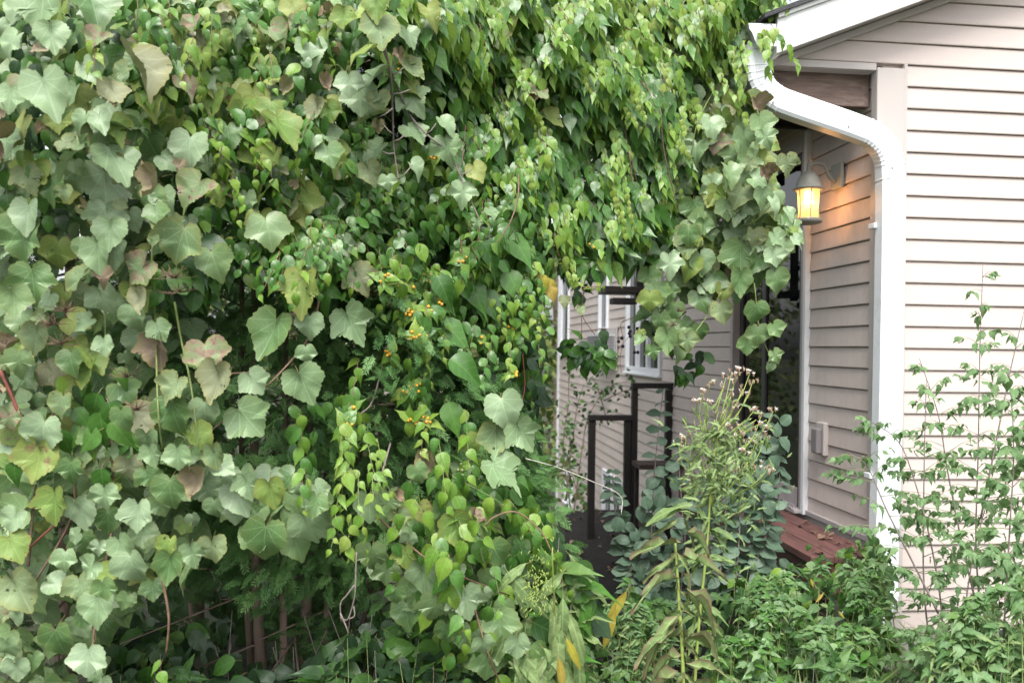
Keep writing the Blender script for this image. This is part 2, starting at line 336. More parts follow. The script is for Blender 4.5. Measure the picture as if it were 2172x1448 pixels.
# vertical trim spans 1860..1912
XT1 = onY(1914, 600, GY).x
rakeA = onY(1627, 129, GY); rakeB = onY(1997, 6, GY)
rk = (rakeB.z - rakeA.z) / (rakeB.x - rakeA.x)
def rake_z(x): return rakeA.z + rk * (x - rakeA.x)
gw = MB().prism([(HX + 0.02, ZB + 0.004), (XR, ZB + 0.004), (XR, rake_z(XR) + 0.02), (rakeA.x, rakeA.z + 0.02), (rakeA.x, ZTOP_OPEN + 0.03), (HX + 0.02, ZTOP_OPEN + 0.03)], GY + 0.012, GY + 0.05, 1)
gable = gw.build('gable_wall', M['siding'], house)
zline = onY(1914, 138, GY).z          # one known lap line
k0 = round((ZB - zline) / EXPO); z = zline + k0 * EXPO
ZB2 = z
while z < rake_z(XR):
    if z + EXPO * 0.5 < zline: x0 = XT1
    else: x0 = rakeA.x - 0.02 + max(0, (z - 0.03 - rakeA.z) / rk)
    if x0 < XR - 0.05:
        o = bpy.data.objects.new('plank', pm_g); put(o, gable, Matrix.Translation((x0, GY, z)) @ Matrix.Diagonal((XR - x0, 1, 1, 1)))
    z += EXPO
MB().box((HX + 0.01, GY - 0.003, -0.1), (XR, GY + 0.16, ZB2)).build('foundation', M['conc'], house)
# corner post: two faces, with J-channel lips
ct = MB()
ct.box((HX - 0.024, GY - 0.024, ZB2 - 0.01), (XT1 - 0.012, GY + 0.010, ZTOP_OPEN + 0.012))
ct.box((HX - 0.0245, GY - 0.020, ZB2 - 0.009), (HX + 0.008, GY + 0.030, ZTOP_OPEN + 0.011))
ct.build('corner_post', M['trim'], house, bevel=0.004)
MB().box((XT1 - 0.0118, GY - 0.020, ZB2 - 0.005), (XT1 + 0.004, GY + 0.006, zline - 0.002)).build('channel', M['trim'], house, bevel=0.002)
# header trim along the top of the opening
hd = MB().box((rakeA.x - 0.0, GY - 0.020, ZTOP_OPEN - 0.002), (HX - 0.026, GY + 0.052, ZTOP_OPEN + 0.032))
hd.build('header_trim', M['trim'], house, bevel=0.003)
EEND = 6.7
# roof: rake board, soffit, drip edge, shingles
OV = 0.165; FY = GY - OV
fa = onY(1648, 113, FY); fb = onY(1959, 0, FY); fk = (fb.z - fa.z) / (fb.x - fa.x); fh = (onY(1648, 29, FY).z - fa.z)
XE = 6.2
fz = lambda x: fa.z + fk * (x - fa.x)
MB().prism([(fa.x, fa.z), (XE, fz(XE)), (XE, fz(XE) + fh * 0.86), (fa.x, fa.z + fh * 0.86)], FY, FY + 0.02, 1).build('rake_board', M['fascia'], house, bevel=0.002)
MB().prism([(fa.x, fa.z + fh * 0.865), (XE, fz(XE) + fh * 0.865), (XE, fz(XE) + fh * 1.0), (fa.x, fa.z + fh * 1.0)], FY - 0.014, FY + 0.02, 1).build('drip_edge', M['fascia'], house, bevel=0.002)
MB().prism([(fa.x + 0.003, fa.z + 0.012), (XE, fz(XE) + 0.012), (XE, fz(XE) + 0.024), (fa.x + 0.003, fa.z + 0.024)], FY + 0.021, GY + 0.13, 1).build('soffit', M['trim'], house)
MB().prism([(fa.x + 0.003, fa.z + 0.004 - 0.03), (XE, fz(XE) - 0.026), (XE, fz(XE) + 0.008), (fa.x + 0.003, fa.z + 0.008)], GY - 0.032, GY - 0.018, 1).build('frieze_channel', M['trim'], house, bevel=0.002)
MB().prism([(fa.x - 0.07, fa.z + fh - 0.004 - 0.07 * fk), (XE, fz(XE) + fh + 0.004), (XE, fz(XE) + fh + 0.03), (fa.x - 0.07, fa.z + fh + 0.016 - 0.07 * fk)], FY - 0.03, EEND + 0.1, 1).build('roof', M['shingle'], house)
# long eave: boxed underside of dark wood, front fascia, lookouts
MB().box((fa.x, FY + 0.022, fa.z), (fa.x + 0.022, EEND, fa.z + fh * 0.8)).build('eave_board', M['fascia'], house)
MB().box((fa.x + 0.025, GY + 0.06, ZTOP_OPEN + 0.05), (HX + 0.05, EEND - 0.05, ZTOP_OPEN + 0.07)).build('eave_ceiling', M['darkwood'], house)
for i in range(6):
    yy = GY + (0.056 if i == 0 else 0.16 + i * 0.5)
    b = MB().box((fa.x + 0.03, yy, ZTOP_OPEN - (0.150 if i == 0 else 0.09)), (HX - 0.02, yy + 0.04, ZTOP_OPEN + 0.048))
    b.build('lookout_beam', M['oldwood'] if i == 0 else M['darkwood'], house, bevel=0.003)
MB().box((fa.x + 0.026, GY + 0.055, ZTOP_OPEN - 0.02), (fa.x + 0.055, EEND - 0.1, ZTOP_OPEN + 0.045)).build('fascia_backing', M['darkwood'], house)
# K-profile gutter running back along the eave
gp = [(1588, 50), (1590, 62), (1597, 72), (1601, 84), (1607, 96), (1646, 98), (1646, 52)]
gp = [onY(a, b, FY) for a, b in gp]; prof = [(q.x, q.z) for q in gp]
cx = sum(a for a, b in prof) / 7; cz = sum(b for a, b in prof) / 7
inner = [(cx + (a - cx) * 0.93, cz + (b - cz) * 0.93) for a, b in prof]
gm = MB(); n = len(prof)
outer3 = [(a, FY, b) for a, b in prof] + [(a, EEND, b) for a, b in prof]
in3 = [(a, FY + 0.004, b) for a, b in inner[:]] + [(a, EEND - 0.01, b) for a, b in inner]
in3[0] = (prof[0][0] + 0.004, FY + 0.004, prof[0][1]); in3[6] = (prof[6][0] - 0.003, FY + 0.004, prof[6][1]); in3[7] = (prof[0][0] + 0.004, EEND - 0.01, prof[0][1]); in3[13] = (prof[6][0] - 0.003, EEND - 0.01, prof[6][1])
gm.add(outer3, [(i, i + 1, n + i + 1, n + i) for i in range(n - 1)]); gm.add(in3, [(n + i, n + i + 1, i + 1, i) for i in range(n - 1)])
gut = gm.build('gutter', M['white'], house)
MB().prism([(prof[i][0] - (0.003 if i < 5 else -0.0), prof[i][1] - (0.003 if 3 < i < 6 else 0)) for i in range(7)], FY - 0.004, FY - 0.0005, 1).build('end_cap', M['white'], gut, bevel=0.001)
# downspout: rectangular fluted tube swept through two elbows
DY = GY - 0.085
path = [(1601, 100), (1602, 122), (1604, 150), (1610, 175), (1624, 196), (1645, 212), (1668, 222), (1720, 240), (1776, 259), (1815, 273), (1842, 284), (1862, 299), (1877, 319), (1886, 345), (1888, 375), (1889, 420), (1885, 700), (1880, 950), (1875, 1130), (1872, 1250)]
P3 = [onY(a, b, DY) for a, b in path]; P3 = spline(P3, 4)
def sweep(pts, wid, dep, ribs=True, y0=DY):
    sec = []
    for a, b in [(-.5, -.38), (-.38, -.5), (-.2, -.5), (-.175, -.48), (-.15, -.5), (.15, -.5), (.175, -.48), (.2, -.5), (.38, -.5), (.5, -.38), (.5, .38), (.38, .5), (-.38, .5), (-.5, .38)]: sec.append((a, b))
    V = []; F = []; L = len(pts); n = len(sec); 
    for i, p in enumerate(pts):
        d = (pts[min(i + 1, L - 1)] - pts[max(i - 1, 0)]); d.y = 0; d.normalize(); nx_ = Vector((-d.z, 0, d.x))
        if nx_.x > 0 and abs(d.x) < 0.3 or d.z < 0: nx_ = Vector((-d.z, 0, d.x))
        turn = (pts[min(i + 1, L - 1)] - p).angle(p - pts[max(i - 1, 0)], 0) if 0 < i < L - 1 else 0
        s = 1 + (0.05 if (i % 2 and ribs and turn > 0.03) else 0)
        for a, b in sec: V.append((p.x + nx_.x * a * wid * s, p.y + b * dep * s, p.z + nx_.z * a * wid * s))
    for i in range(L - 1): F += [(i * n + k, i * n + (k + 1) % n, (i + 1) * n + (k + 1) % n, (i + 1) * n + k) for k in range(n)]
    F += [tuple(range(n)), tuple(range((L - 1) * n, L * n))]
    return V, F
dense = []
for i in range(len(P3) - 1):
    turn = 0
    seg = (P3[i + 1] - P3[i]).length; k = 3 if seg < 0.05 else 1
    for j in range(k): dense.append(P3[i].lerp(P3[i + 1], j / k))
dense.append(P3[-1])
mb = MB(); mb.add(*sweep(dense, 0.112, 0.078)); ds = mb.build('downspout', M['white'], house)
bm = bmesh.new(); bm.from_mesh(ds.data); bmesh.ops.recalc_face_normals(bm, faces=bm.faces); bm.to_mesh(ds.data); bm.free()
P4 = spline([onY(a, b, DY - 0.006 - 0.02 * i) for i, (a, b) in enumerate([(1872, 1235), (1871, 1262), (1862, 1285), (1845, 1303), (1822, 1318), (1795, 1330)])], 5)
mb = MB(); mb.add(*sweep(P4, 0.118, 0.084)); o = mb.build('kickout_elbow', M['white'], ds)
bm = bmesh.new(); bm.from_mesh(o.data); bmesh.ops.recalc_face_normals(bm, faces=bm.faces); bm.to_mesh(o.data); bm.free()
for pyx in (478, 1010):
    c = onY(1888 if pyx < 500 else 1879, pyx, DY); MB().box((c.x - 0.072, DY + 0.01, c.z - 0.012), (c.x - 0.0565, GY - 0.026, c.z + 0.012)).build('strap', M['white'], ds, bevel=0.002)
for a, b in ((1893, 355), (1640, 217), (1800, 268)):
    c = onY(a, b, DY - 0.042); mb = MB().tube([c, c + Vector((0, -0.004, 0))], 0.005, 0.004, 8); mb.build('screw', M['alu'], ds)
# ---- the long side wall (one plane, receding): planks, openings
Yc = lambda px: onX(px, 735, HX).y
YDOOR0, YDOOR1 = Yc(1714), Yc(1556); YFAR = Yc(1187)
win = {'A': (Yc(1208), Yc(1191), 1.50, 2.75), 'B': (Yc(1291), Yc(1272), 1.79, 2.75), 'C': (Yc(1406), Yc(1331), onX(1331, 787, HX).z, 2.75),
       'D': (Yc(1219), Yc(1204), -0.62, 0.12), 'E': (Yc(1326), Yc(1285), -0.62, 0.22)}
openings = [(YDOOR0, YDOOR1, DECKZ, 2.76)] + list(win.values())
wallm = MB()
wallm.box((HX + 0.012, GY + 0.06, -1.6), (HX + 0.14, YDOOR0, ZTOP_OPEN + 0.05))
segs = sorted([(YDOOR0, YDOOR1, DECKZ, 2.76)] + list(win.values()))
ysplit = sorted(set([GY + 0.06, YFAR, EEND + 0.1] + [a for o_ in segs for a in o_[:2]]))
wallm = MB()
for a, b in zip(ysplit[:-1], ysplit[1:]):
    mid = (a + b) / 2; zs = [-1.6]; 
    for o_ in sorted(openings, key=lambda q: q[2]):
        if o_[0] < mid < o_[1]: zs += [o_[2], o_[3]]
    zs.append(4.6 if a >= EEND - 0.5 else ZTOP_OPEN + 0.05)
    for i in range(0, len(zs), 2): wallm.box((HX + 0.012, a, zs[i]), (HX + 0.14, b, zs[i + 1]))
side = wallm.build('side_wall', M['siding'], house)
zl = onX(1860, 689, HX).z; z = zl - round((zl + 1.4) / EXPO) * EXPO
while z < 4.6:
    cuts = sorted([(o_[0] - 0.02, o_[1] + 0.02) for o_ in openings if o_[2] - 0.03 < z + EXPO * 0.5 < o_[3] + 0.02])
    y = GY + 0.035 if z < ZTOP_OPEN + 0.04 else EEND + 0.1
    for a, b in cuts + [(YFAR - 0.03, YFAR)]:
        if a - y > 0.03:
            yy = y
            while yy < a - 0.01:       # vinyl comes in lengths: joints stagger
                ln = min(3.66 - (0.9 * (round(z / EXPO) % 3) if yy == y else 0), a - yy)
                o = bpy.data.objects.new('plank', pm_r); put(o, side, Matrix.Translation((HX, yy, z)) @ Matrix.Diagonal((1, ln - 0.002, 1, 1))); yy += ln
        y = max(y, b)
    z += EXPO
MB().box((HX - 0.022, YFAR - 0.03, -1.5), (HX + 0.15, YFAR + 0.10, 4.6)).build('far_corner_post', M['window_white'], house, bevel=0.004)
# windows
def window(k, nl):
    y0, y1, z0, z1 = win[k]; x = HX - 0.030
    f = MB(); w_ = 0.055
    f.box((x, y0, z0), (HX + 0.03, y0 + w_, z1)).box((x, y1 - w_, z0), (HX + 0.03, y1, z1)).box((x, y0 + w_, z0), (HX + 0.03, y1 - w_, z0 + w_)).box((x, y0 + w_, z1 - w_), (HX + 0.03, y1 - w_, z1))
    o = f.build('window', M['window_white'], house, bevel=0.003)
    MB().box((x - 0.02, y0 - 0.01, z0 - 0.022), (HX + 0.02, y1 + 0.01, z0 - 0.001)).build('sill', M['window_white'], o, bevel=0.003)
    step = (y1 - y0 - 2 * w_) / nl
    for i in range(nl):
        a = y0 + w_ + step * i
        if i: MB().box((x + 0.003, a - 0.028, z0 + w_), (HX + 0.028, a + 0.028, z1 - w_)).build('mullion', M['window_white'], o, bevel=0.003)
        MB().box((HX + 0.008, a + (0.029 if i else 0.001), z0 + w_ + .001), (HX + 0.014, a + step - (0.029 if i < nl - 1 else 0.001), z1 - w_ - .001)).build('pane', M['winglass'], o)
window('A', 1); window('B', 1); window('C', 3); window('D', 1); window('E', 2)
# sliding door
dr = MB(); x = HX - 0.028
dr.box((x, YDOOR0, DECKZ + 0.01), (HX + 0.06, YDOOR0 + 0.04, 2.75)); dr.box((x, YDOOR1 - 0.05, DECKZ + 0.01), (HX + 0.06, YDOOR1, 2.75))
dr.box((x, YDOOR0 + 0.04, 2.70), (HX + 0.06, YDOOR1 - 0.05, 2.75))
door = dr.build('sliding_door', M['alu'], house, bevel=0.003)
ym = (YDOOR0 + YDOOR1) / 2
tr_ = MB().box((HX - 0.07, YDOOR0 + 0.0, DECKZ + 0.005), (HX + 0.06, YDOOR1, DECKZ + 0.026)).box((HX - 0.05, YDOOR0 + 0.04, DECKZ + 0.026), (HX - 0.045, YDOOR1 - .05, DECKZ + 0.045)); tr_.build('track', M['alu'], door, bevel=0.002)
for i, (a, b, xx) in enumerate(((YDOOR0 + 0.045, ym + 0.03, HX - 0.020), (ym - 0.03, YDOOR1 - 0.055, HX + 0.020))):
    s_ = 0.05; z0 = DECKZ + 0.03; z1 = 2.695
    MB().box((xx, a, z0), (xx + 0.035, a + s_ * .5, z1)).box((xx, b - s_, z0), (xx + 0.035, b, z1)).box((xx, a + s_ * .5, z1 - s_), (xx + 0.035, b - s_, z1)).build('sash', M['darkframe'], door, bevel=0.002)
    MB().box((xx + 0.001, a + s_ * .5, z0), (xx + 0.034, b - s_, z0 + 0.10)).build('bottom_rail', M['alu'], door, bevel=0.002)
    MB().box((xx + 0.012, a + s_ * .5 + 0.001, z0 + 0.101), (xx + 0.018, b - s_ - 0.001, z1 - s_ - 0.001)).build('pane', M['glass'], door)
c = Yc(1650); 
# white casing strip that faces the path
MB().box((HX - 0.036, YDOOR0 - 0.032, DECKZ + 0.004), (HX + 0.03, YDOOR0 - 0.001, 2.80)).build('door_casing', M['window_white'], door, bevel=0.002)
# flashing strip where siding meets the deck
MB().box((HX - 0.022, GY + 0.02, DECKZ + 0.004), (HX + 0.01, YDOOR0 - 0.034, DECKZ + 0.03)).build('flashing', M['alu'], house, bevel=0.002)
# ------------------------------------------------------------------ deck of three red boards
DX0 = onZ(1720, 1180, DECKZ).x; DY0 = onZ(1720, 1180, DECKZ).y; DYE = 5.35
deck = empty('deck', (DX0, DY0, 0), 'narrow red stained wooden deck below the dark sliding door', 'deck')
bw = (HX - 0.075 - DX0 - 0.012) / 3
for i in range(3):
    MB().box((DX0 + i * (bw + 0.006), DY0 + (0.012 if i == 1 else 0), DECKZ - 0.035), (DX0 + i * (bw + 0.006) + bw, DYE, DECKZ)).build('plank', M['deck'], deck, bevel=0.004)
MB().box((DX0 + 0.02, DY0 + 0.03, DECKZ - 0.20), (DX0 + 0.055, DYE - 0.02, DECKZ - 0.036)).build('side_joist', M['deck'], deck, bevel=0.003)
MB().box((DX0 + 0.056, DY0 + 0.03, DECKZ - 0.20), (HX - 0.08, DY0 + 0.065, DECKZ - 0.036)).build('end_joist', M['deck'], deck, bevel=0.003)
for yy in (DY0 + 0.07, 4.4, DYE - 0.15):
    MB().box((DX0 + 0.057, yy, 0.0), (DX0 + 0.14, yy + 0.085, DECKZ - 0.037)).build('post', M['brownwood'], deck, bevel=0.003)
# ------------------------------------------------------------------ black stepped railing at the far end of the path
RY = onZ(1257, 1142, 0.02).y
rail = empty('railing', (onY(1257, 1142, RY).x, RY, 0.0), 'black stepped wooden railing standing at the far end of the dark path', 'railing')
def rx(px, y=RY): return onY(px, 900, y).x
zt1 = onY(1257, 880, RY).z; zt2 = onY(1345, 812, RY).z
MB().box((rx(1250), RY, 0.0), (rx(1264), RY + 0.055, zt1 - 0.045)).build('post', M['black'], rail, bevel=0.003)
MB().box((rx(1326), RY, 0.0), (rx(1339), RY + 0.055, zt1 - 0.045)).build('post', M['black'], rail, bevel=0.003)
MB().box((rx(1249), RY - 0.01, zt1 - 0.045), (rx(1340), RY + 0.065, zt1)).build('top_rail', M['black'], rail, bevel=0.003)
MB().box((rx(1341), RY, 0.0), (rx(1353), RY + 0.055, zt2 - 0.045)).build('post', M['black'], rail, bevel=0.003)
MB().box((rx(1413), RY, 0.0), (rx(1427), RY + 0.055, zt2 - 0.045)).build('post', M['black'], rail, bevel=0.003)
MB().box((rx(1340.6), RY - 0.01, zt2 - 0.045), (rx(1441), RY + 0.065, zt2)).build('top_rail', M['black'], rail, bevel=0.003)
MB().box((rx(1427.5), RY, 0.0), (rx(1440), RY + 0.055, zt2 - 0.046)).build('post', M['black'], rail, bevel=0.003)
# brown steps up to the landing behind the railing
st = empty('garden_steps', (rx(1400), RY - 0.4, 0.0), 'dark brown wooden steps against the wall just in front of the black railing', 'steps')
sy = RY - 0.35
for i, (pxa, pya) in enumerate(((1358, 985), (1385, 1060))):
    zt = onY(pxa, pya, sy).z
    MB().box((rx(pxa, sy), sy - i * 0.26, zt - 0.04), (HX - 0.02, sy + 0.25 - i * 0.26, zt)).build('tread', M['brownwood'], st, bevel=0.004)
    MB().box((rx(pxa, sy) + 0.02, sy + 0.20 - i * 0.26, 0), (rx(pxa, sy) + 0.05, sy + 0.24 - i * 0.26, zt - 0.041)).build('leg', M['black'], st)
# hanging shelf
sh = empty('hanging_shelf', at(1335, 555, 5.6), 'dark hanging shelf of three stacked boards in front of the triple window', 'shelf')
for (x0, y0, x1, y1, dep) in ((1302, 552, 1360, 561, 0.16), (1285, 606, 1378, 622, 0.26), (1301, 631, 1352, 645, 0.12)):
    a = onY(x0, y0, 5.6); b = onY(x1, y1, 5.6)
    MB().box((a.x, 5.6, b.z), (b.x, 5.6 + dep, a.z)).build('board', M['black'], sh, bevel=0.003)
for q in (1312, 1346):
    mb = MB().tube([onY(q, 470, 5.66), onY(q, 604, 5.66)], 0.0025, n=5); mb.build('wire', M['black'], sh)
a = onY(1350, 470, 5.7); b = onY(1362, 632, 5.7); MB().box((a.x, 5.66, b.z), (b.x, 5.70, a.z)).build('hanger', M['black'], sh, bevel=0.002)
# ------------------------------------------------------------------ wall air conditioner
y0, y1 = Yc(1313), Yc(1281)
za, zb = onX(1281, 711, HX).z, onX(1300, 768, HX).z
ac = empty('air_conditioner', (HX, (y0 + y1) / 2, zb), 'grey louvred air conditioner box sticking out of the beige wall below the narrow window', 'air conditioner')
MB().box((HX - 0.20, y0 + 0.05, zb), (HX - 0.016, y1, za)).build('casing', M['acgrey'], ac, bevel=0.01)
MB().box((HX - 0.03, y0 - 0.0, zb - 0.09), (HX - 0.018, y1 + 0.05, za + 0.08)).build('mounting_plate', M['trim'], ac, bevel=0.003)
for i in range(9):
    zz = zb + 0.03 + (za - zb - 0.06) * i / 8
    MB().box((HX - 0.18, y0 + 0.041, zz), (HX - 0.05, y0 + 0.0495, zz + 0.010)).build('louvre', M['greybox'], ac)
    MB().box((HX - 0.209, y0 + 0.09, zz), (HX - 0.2005, y1 - 0.04, zz + 0.010)).build('louvre', M['greybox'], ac)
# grey box (outlet cover) low on the wall
c = onX(1751, 930, HX); ob = empty('outlet_box', (HX, c.y, c.z - .08), 'narrow grey electrical outlet box on the beige wall between the door and downspout', 'outlet box')
MB().box((HX - 0.034, c.y - 0.045, c.z - 0.085), (HX - 0.002, c.y + 0.045, c.z + 0.085)).build('back_box', M['trim'], ob, bevel=0.005)
MB().box((HX - 0.066, c.y - 0.032, c.z - 0.075), (HX - 0.0345, c.y + 0.034, c.z + 0.055)).build('cover', M['greybox'], ob, bevel=0.008)
# ------------------------------------------------------------------ the lit wall lamp
LX = HX - 0.175; lc = onX(1715, 420, LX)
lamp = empty('wall_lamp', (HX, lc.y, lc.z + 0.1), 'lit lantern with ribbed amber glass hanging from its bracket on the siding', 'wall lamp')
hgt = 1 / FPX * lc.y
zt = lambda py: onX(1715, py, LX).z
MB().lathe([(0.062, zt(405) - lc.z), (0.076, zt(402) - lc.z), (0.074, zt(399) - lc.z), (0.062, zt(397) - lc.z), (0.058, zt(387) - lc.z), (0.047, zt(375) - lc.z), (0.030, zt(367) - lc.z), (0.012, zt(363) - lc.z), (0.011, zt(350) - lc.z), (0.004, zt(340) - lc.z)], lc, 20).build('dome', M['lampgrey'], lamp, True)
gl = MB(); prof_ = [(0.055, zt(404) - lc.z), (0.050, zt(425) - lc.z), (0.047, zt(445) - lc.z), (0.050, zt(463) - lc.z)]
gl.lathe(prof_[::-1], lc, 16); shade = gl.build('glass_shade', M['lampglass'], lamp, False)
for k in range(6):
    a = k * math.pi / 3 + 0.3; pts = [(lc.x + (r + 0.003) * math.cos(a), lc.y + (r + 0.003) * math.sin(a), lc.z + zz) for r, zz in prof_]
    MB().tube(pts, 0.0035, n=5).build('rib', M['lampgrey'], lamp)
MB().lathe([(0.048, zt(475) - lc.z), (0.066, zt(472) - lc.z), (0.066, zt(466) - lc.z), (0.054, zt(462.5) - lc.z)], lc, 20).build('base_ring', M['lampgrey'], lamp, True)
c = onX(1762, 375, HX); 
bp_ = MB().box((HX - 0.034, lc.y - 0.055, zt(400)), (HX - 0.015, lc.y + 0.055, zt(345))); bp_.build('back_plate', M['lampgrey'], lamp, bevel=0.008)
arm = spline([(HX - 0.034, lc.y, zt(385)), (HX - 0.07, lc.y, zt(372)), (HX - 0.09, lc.y, zt(352)), (HX - 0.13, lc.y, zt(346)), (LX, lc.y, zt(352)), (LX, lc.y, zt(364))], 4)
MB().tube(arm, 0.010, 0.009, 8).build('arm', M['lampgrey'], lamp, True)
bb = MB().lathe([(0.008, 0.026), (0.018, 0.01), (0.021, -0.008), (0.012, -0.026)][::-1], (lc.x, lc.y, zt(412)), 12).build('bulb', M['bulb'], lamp, True)
ld = bpy.data.lights.new('lamp_light', 'POINT'); ld.energy = 1.05; ld.color = (1, 0.55, 0.24); ld.shadow_soft_size = 0.012
lo = bpy.data.objects.new('lamp_light', ld); put(lo, lamp, Matrix.Translation((lc.x, lc.y, zt(428))))
# ================================================================== LEAVES
def leaf_mesh(name, half, mats, fold=0.15, droop=0.25, curl=0.0, serr=0.0, ruffle=0.05, asym=0.0, rings=2, pet=0.45, seed=0, cy=0.33):
    """blade from the petiole point (0,0) to the tip (0,1), width about 1 for grape shapes; normal +Z."""
    R = random.Random(seed)
    pts = list(half)
    if serr:
        q = []
        for a, b in zip(pts[:-1], pts[1:]):
            q.append(a); mx, my = (a[0] + b[0]) / 2, (a[1] + b[1]) / 2; dx, dy = b[0] - a[0], b[1] - a[1]; L = math.hypot(dx, dy)
            if a[0] == 0 and a[1] == 0: continue
            k = serr * R.uniform(0.5, 1.3); q.append((mx + dx * 0.15 + dy / L * k, my + dy * 0.15 - dx / L * k))
        q.append(pts[-1]); pts = q
    right = pts; left = [(-x * (1 - asym), y) for x, y in pts[-2:0:-1]]
    out = right + left; n = len(out)
    V = [(0, cy)]; E = [0.0]
    for r in range(1, rings + 1):
        f = (r / rings) if rings != 2 else (0.62, 1.0)[r - 1]
        if rings == 3: f = (0.45, 0.84, 1.0)[r - 1]
        for x, y in out: V.append((x * f, cy + (y - cy) * f)); E.append(f)
    ph = R.uniform(0, 6); nr = R.choice((3, 4, 5))
    W = []
    for (x, y), e in zip(V, E):
        a = math.atan2(x, y - cy)
        z = fold * math.sqrt(x * x + 0.006) - droop * (y - 0.1) ** 2 * (1 if y > .1 else 0.5) + ruffle * e ** 3 * math.sin(a * nr + ph) + curl * (e ** 2) * (0.12 + 0.1 * math.sin(a * 2 + ph))
        W.append((x * (1 - 0.25 * abs(fold)), y * (1 - 0.12 * abs(droop)), z))
    F = [(0, 1 + (i + 1) % n, 1 + i) for i in range(n)]
    for r in range(rings - 1):
        a = 1 + r * n; b = a + n
        for i in range(n): F.append((a + i, a + (i + 1) % n, b + (i + 1) % n, b + i))
    mi = [0] * len(F); UV = [tuple(v) for v in V]
    if pet:
        k = len(W); rr = 0.011
        P = [Vector((0, 0.02, 0.0)), Vector((0, -0.10, -pet * 0.35)), Vector((0, -0.05 - pet * 0.4, -pet * 0.9))]
        for p_ in P:
            for j in range(3): W.append((p_.x + rr * math.cos(j * 2.1), p_.y, p_.z + rr * math.sin(j * 2.1))); UV.append((0, 0)); E.append(0)
        for s_ in range(2):
            for j in range(3): F.append((k + s_ * 3 + j, k + s_ * 3 + (j + 1) % 3, k + s_ * 3 + 3 + (j + 1) % 3, k + s_ * 3 + 3 + j)); mi.append(1)
    me = mesh_of(name, W, F, mats, True, mi)
    finish_uv(me, np.array(UV, dtype=np.float32), np.array(E, dtype=np.float32))
    return me
def finish_uv(me, uv, edge, rnd=None):
    li = np.empty(len(me.loops), dtype=np.int32); me.loops.foreach_get('vertex_index', li)
    u = me.uv_layers.new(name='UVMap'); u.data.foreach_set('uv', uv[li].ravel())
    a = me.attributes.new('edge', 'FLOAT', 'POINT'); a.data.foreach_set('value', edge)
    if rnd is not None:
        a = me.attributes.new('rnd', 'FLOAT', 'POINT'); a.data.foreach_set('value', rnd.astype(np.float32))
HEART = [(0, 0), (0.05, -0.10), (0.16, -0.19), (0.29, -0.205), (0.41, -0.13), (0.48, 0.0), (0.51, 0.14), (0.55, 0.30), (0.50, 0.40), (0.385, 0.50), (0.34, 0.60), (0.27, 0.68), (0.14, 0.80), (0, 0.98)]
HEART2 = [(0, 0), (0.06, -0.11), (0.18, -0.17), (0.32, -0.16), (0.44, -0.05), (0.52, 0.10), (0.56, 0.24), (0.63, 0.42), (0.52, 0.47), (0.42, 0.52), (0.36, 0.55), (0.26, 0.66), (0.12, 0.78), (0, 0.90)]
HEART3 = [(0, 0), (0.03, -0.09), (0.12, -0.16), (0.24, -0.22), (0.36, -0.16), (0.50, -0.06), (0.50, 0.08), (0.60, 0.22), (0.70, 0.44), (0.55, 0.44), (0.40, 0.47), (0.33, 0.60), (0.20, 0.72), (0.11, 0.90), (0, 1.04)]
OVAL = [(0, 0), (0.14, 0.06), (0.27, 0.20), (0.33, 0.40), (0.30, 0.60), (0.19, 0.79), (0.07, 0.90), (0, 1.02)]
ROUND = [(0, 0), (0.20, 0.05), (0.36, 0.22), (0.41, 0.46), (0.34, 0.70), (0.18, 0.87), (0, 0.97)]
ACUM = [(0, 0), (0.16, 0.03), (0.29, 0.15), (0.33, 0.33), (0.25, 0.55), (0.12, 0.76), (0.04, 0.92), (0, 1.1)]
NARROW = [(0, 0), (0.10, 0.04), (0.19, 0.16), (0.225, 0.32), (0.18, 0.52), (0.10, 0.72), (0.04, 0.90), (0, 1.08)]
LANCE = [(0, 0), (0.06, 0.12), (0.11, 0.33), (0.10, 0.60), (0.05, 0.85), (0, 1.0)]
MAPLE = [(0, 0), (0.10, 0.05), (0.24, 0.12), (0.30, 0.30), (0.27, 0.40), (0.33, 0.58), (0.19, 0.60), (0.13, 0.72), (0.10, 0.90), (0, 1.15)]
LM = {}
def family(key, outline, mk, n, **kw):
    L = []
    for i in range(n):
        q = dict(fold=random.uniform(-0.15, 0.5), droop=random.uniform(0.05, 0.75), seed=i * 7 + len(key), asym=random.uniform(-0.1, 0.15))
        if key in ('d0', 'd1'): q.update(fold=random.uniform(-.12, .25), droop=random.uniform(-.2, .25))
        q.update(kw)
        q['curl'] = q.get('curl', 0) * random.uniform(0.4, 1.4)
        L.append(leaf_mesh('leaf_' + key + str(i), outline[i % len(outline)], [M[mk], M['petiole']], **q))
    LM[key] = L
for k, c in (('g0', 0.6), ('g1', 0.7), ('g2', 1.3), ('g3', 2.6), ('g4', 0.6)):
    family(k, [HEART2, HEART, HEART2, HEART, HEART3, HEART], k, 12 if k in 'g0g1g2' else 6, curl=c, serr=0.034, ruffle=0.05 if k != 'g3' else 0.12, **({'fold': 0.9} if k == 'g3' else {}))
family('gl', [HEART, HEART2], 'g0', 4, curl=0.2, rings=1)
for k in ('b0', 'b1', 'b2', 'b3'): family(k, {'b0': [OVAL, ACUM, ROUND], 'b1': [ACUM, OVAL, ACUM], 'b2': [OVAL, ACUM, ACUM], 'b3': [ACUM, NARROW, ACUM]}[k], k, 6, pet=0.25, ruffle=0.03, rings=1 if k == 'b2' else 2, cy=0.42)
family('a1', [ACUM], 'b0', 4, pet=0.25, ruffle=0.03, cy=0.4); family('a3', [ACUM], 'b1', 4, pet=0.25, ruffle=0.03, cy=0.4)
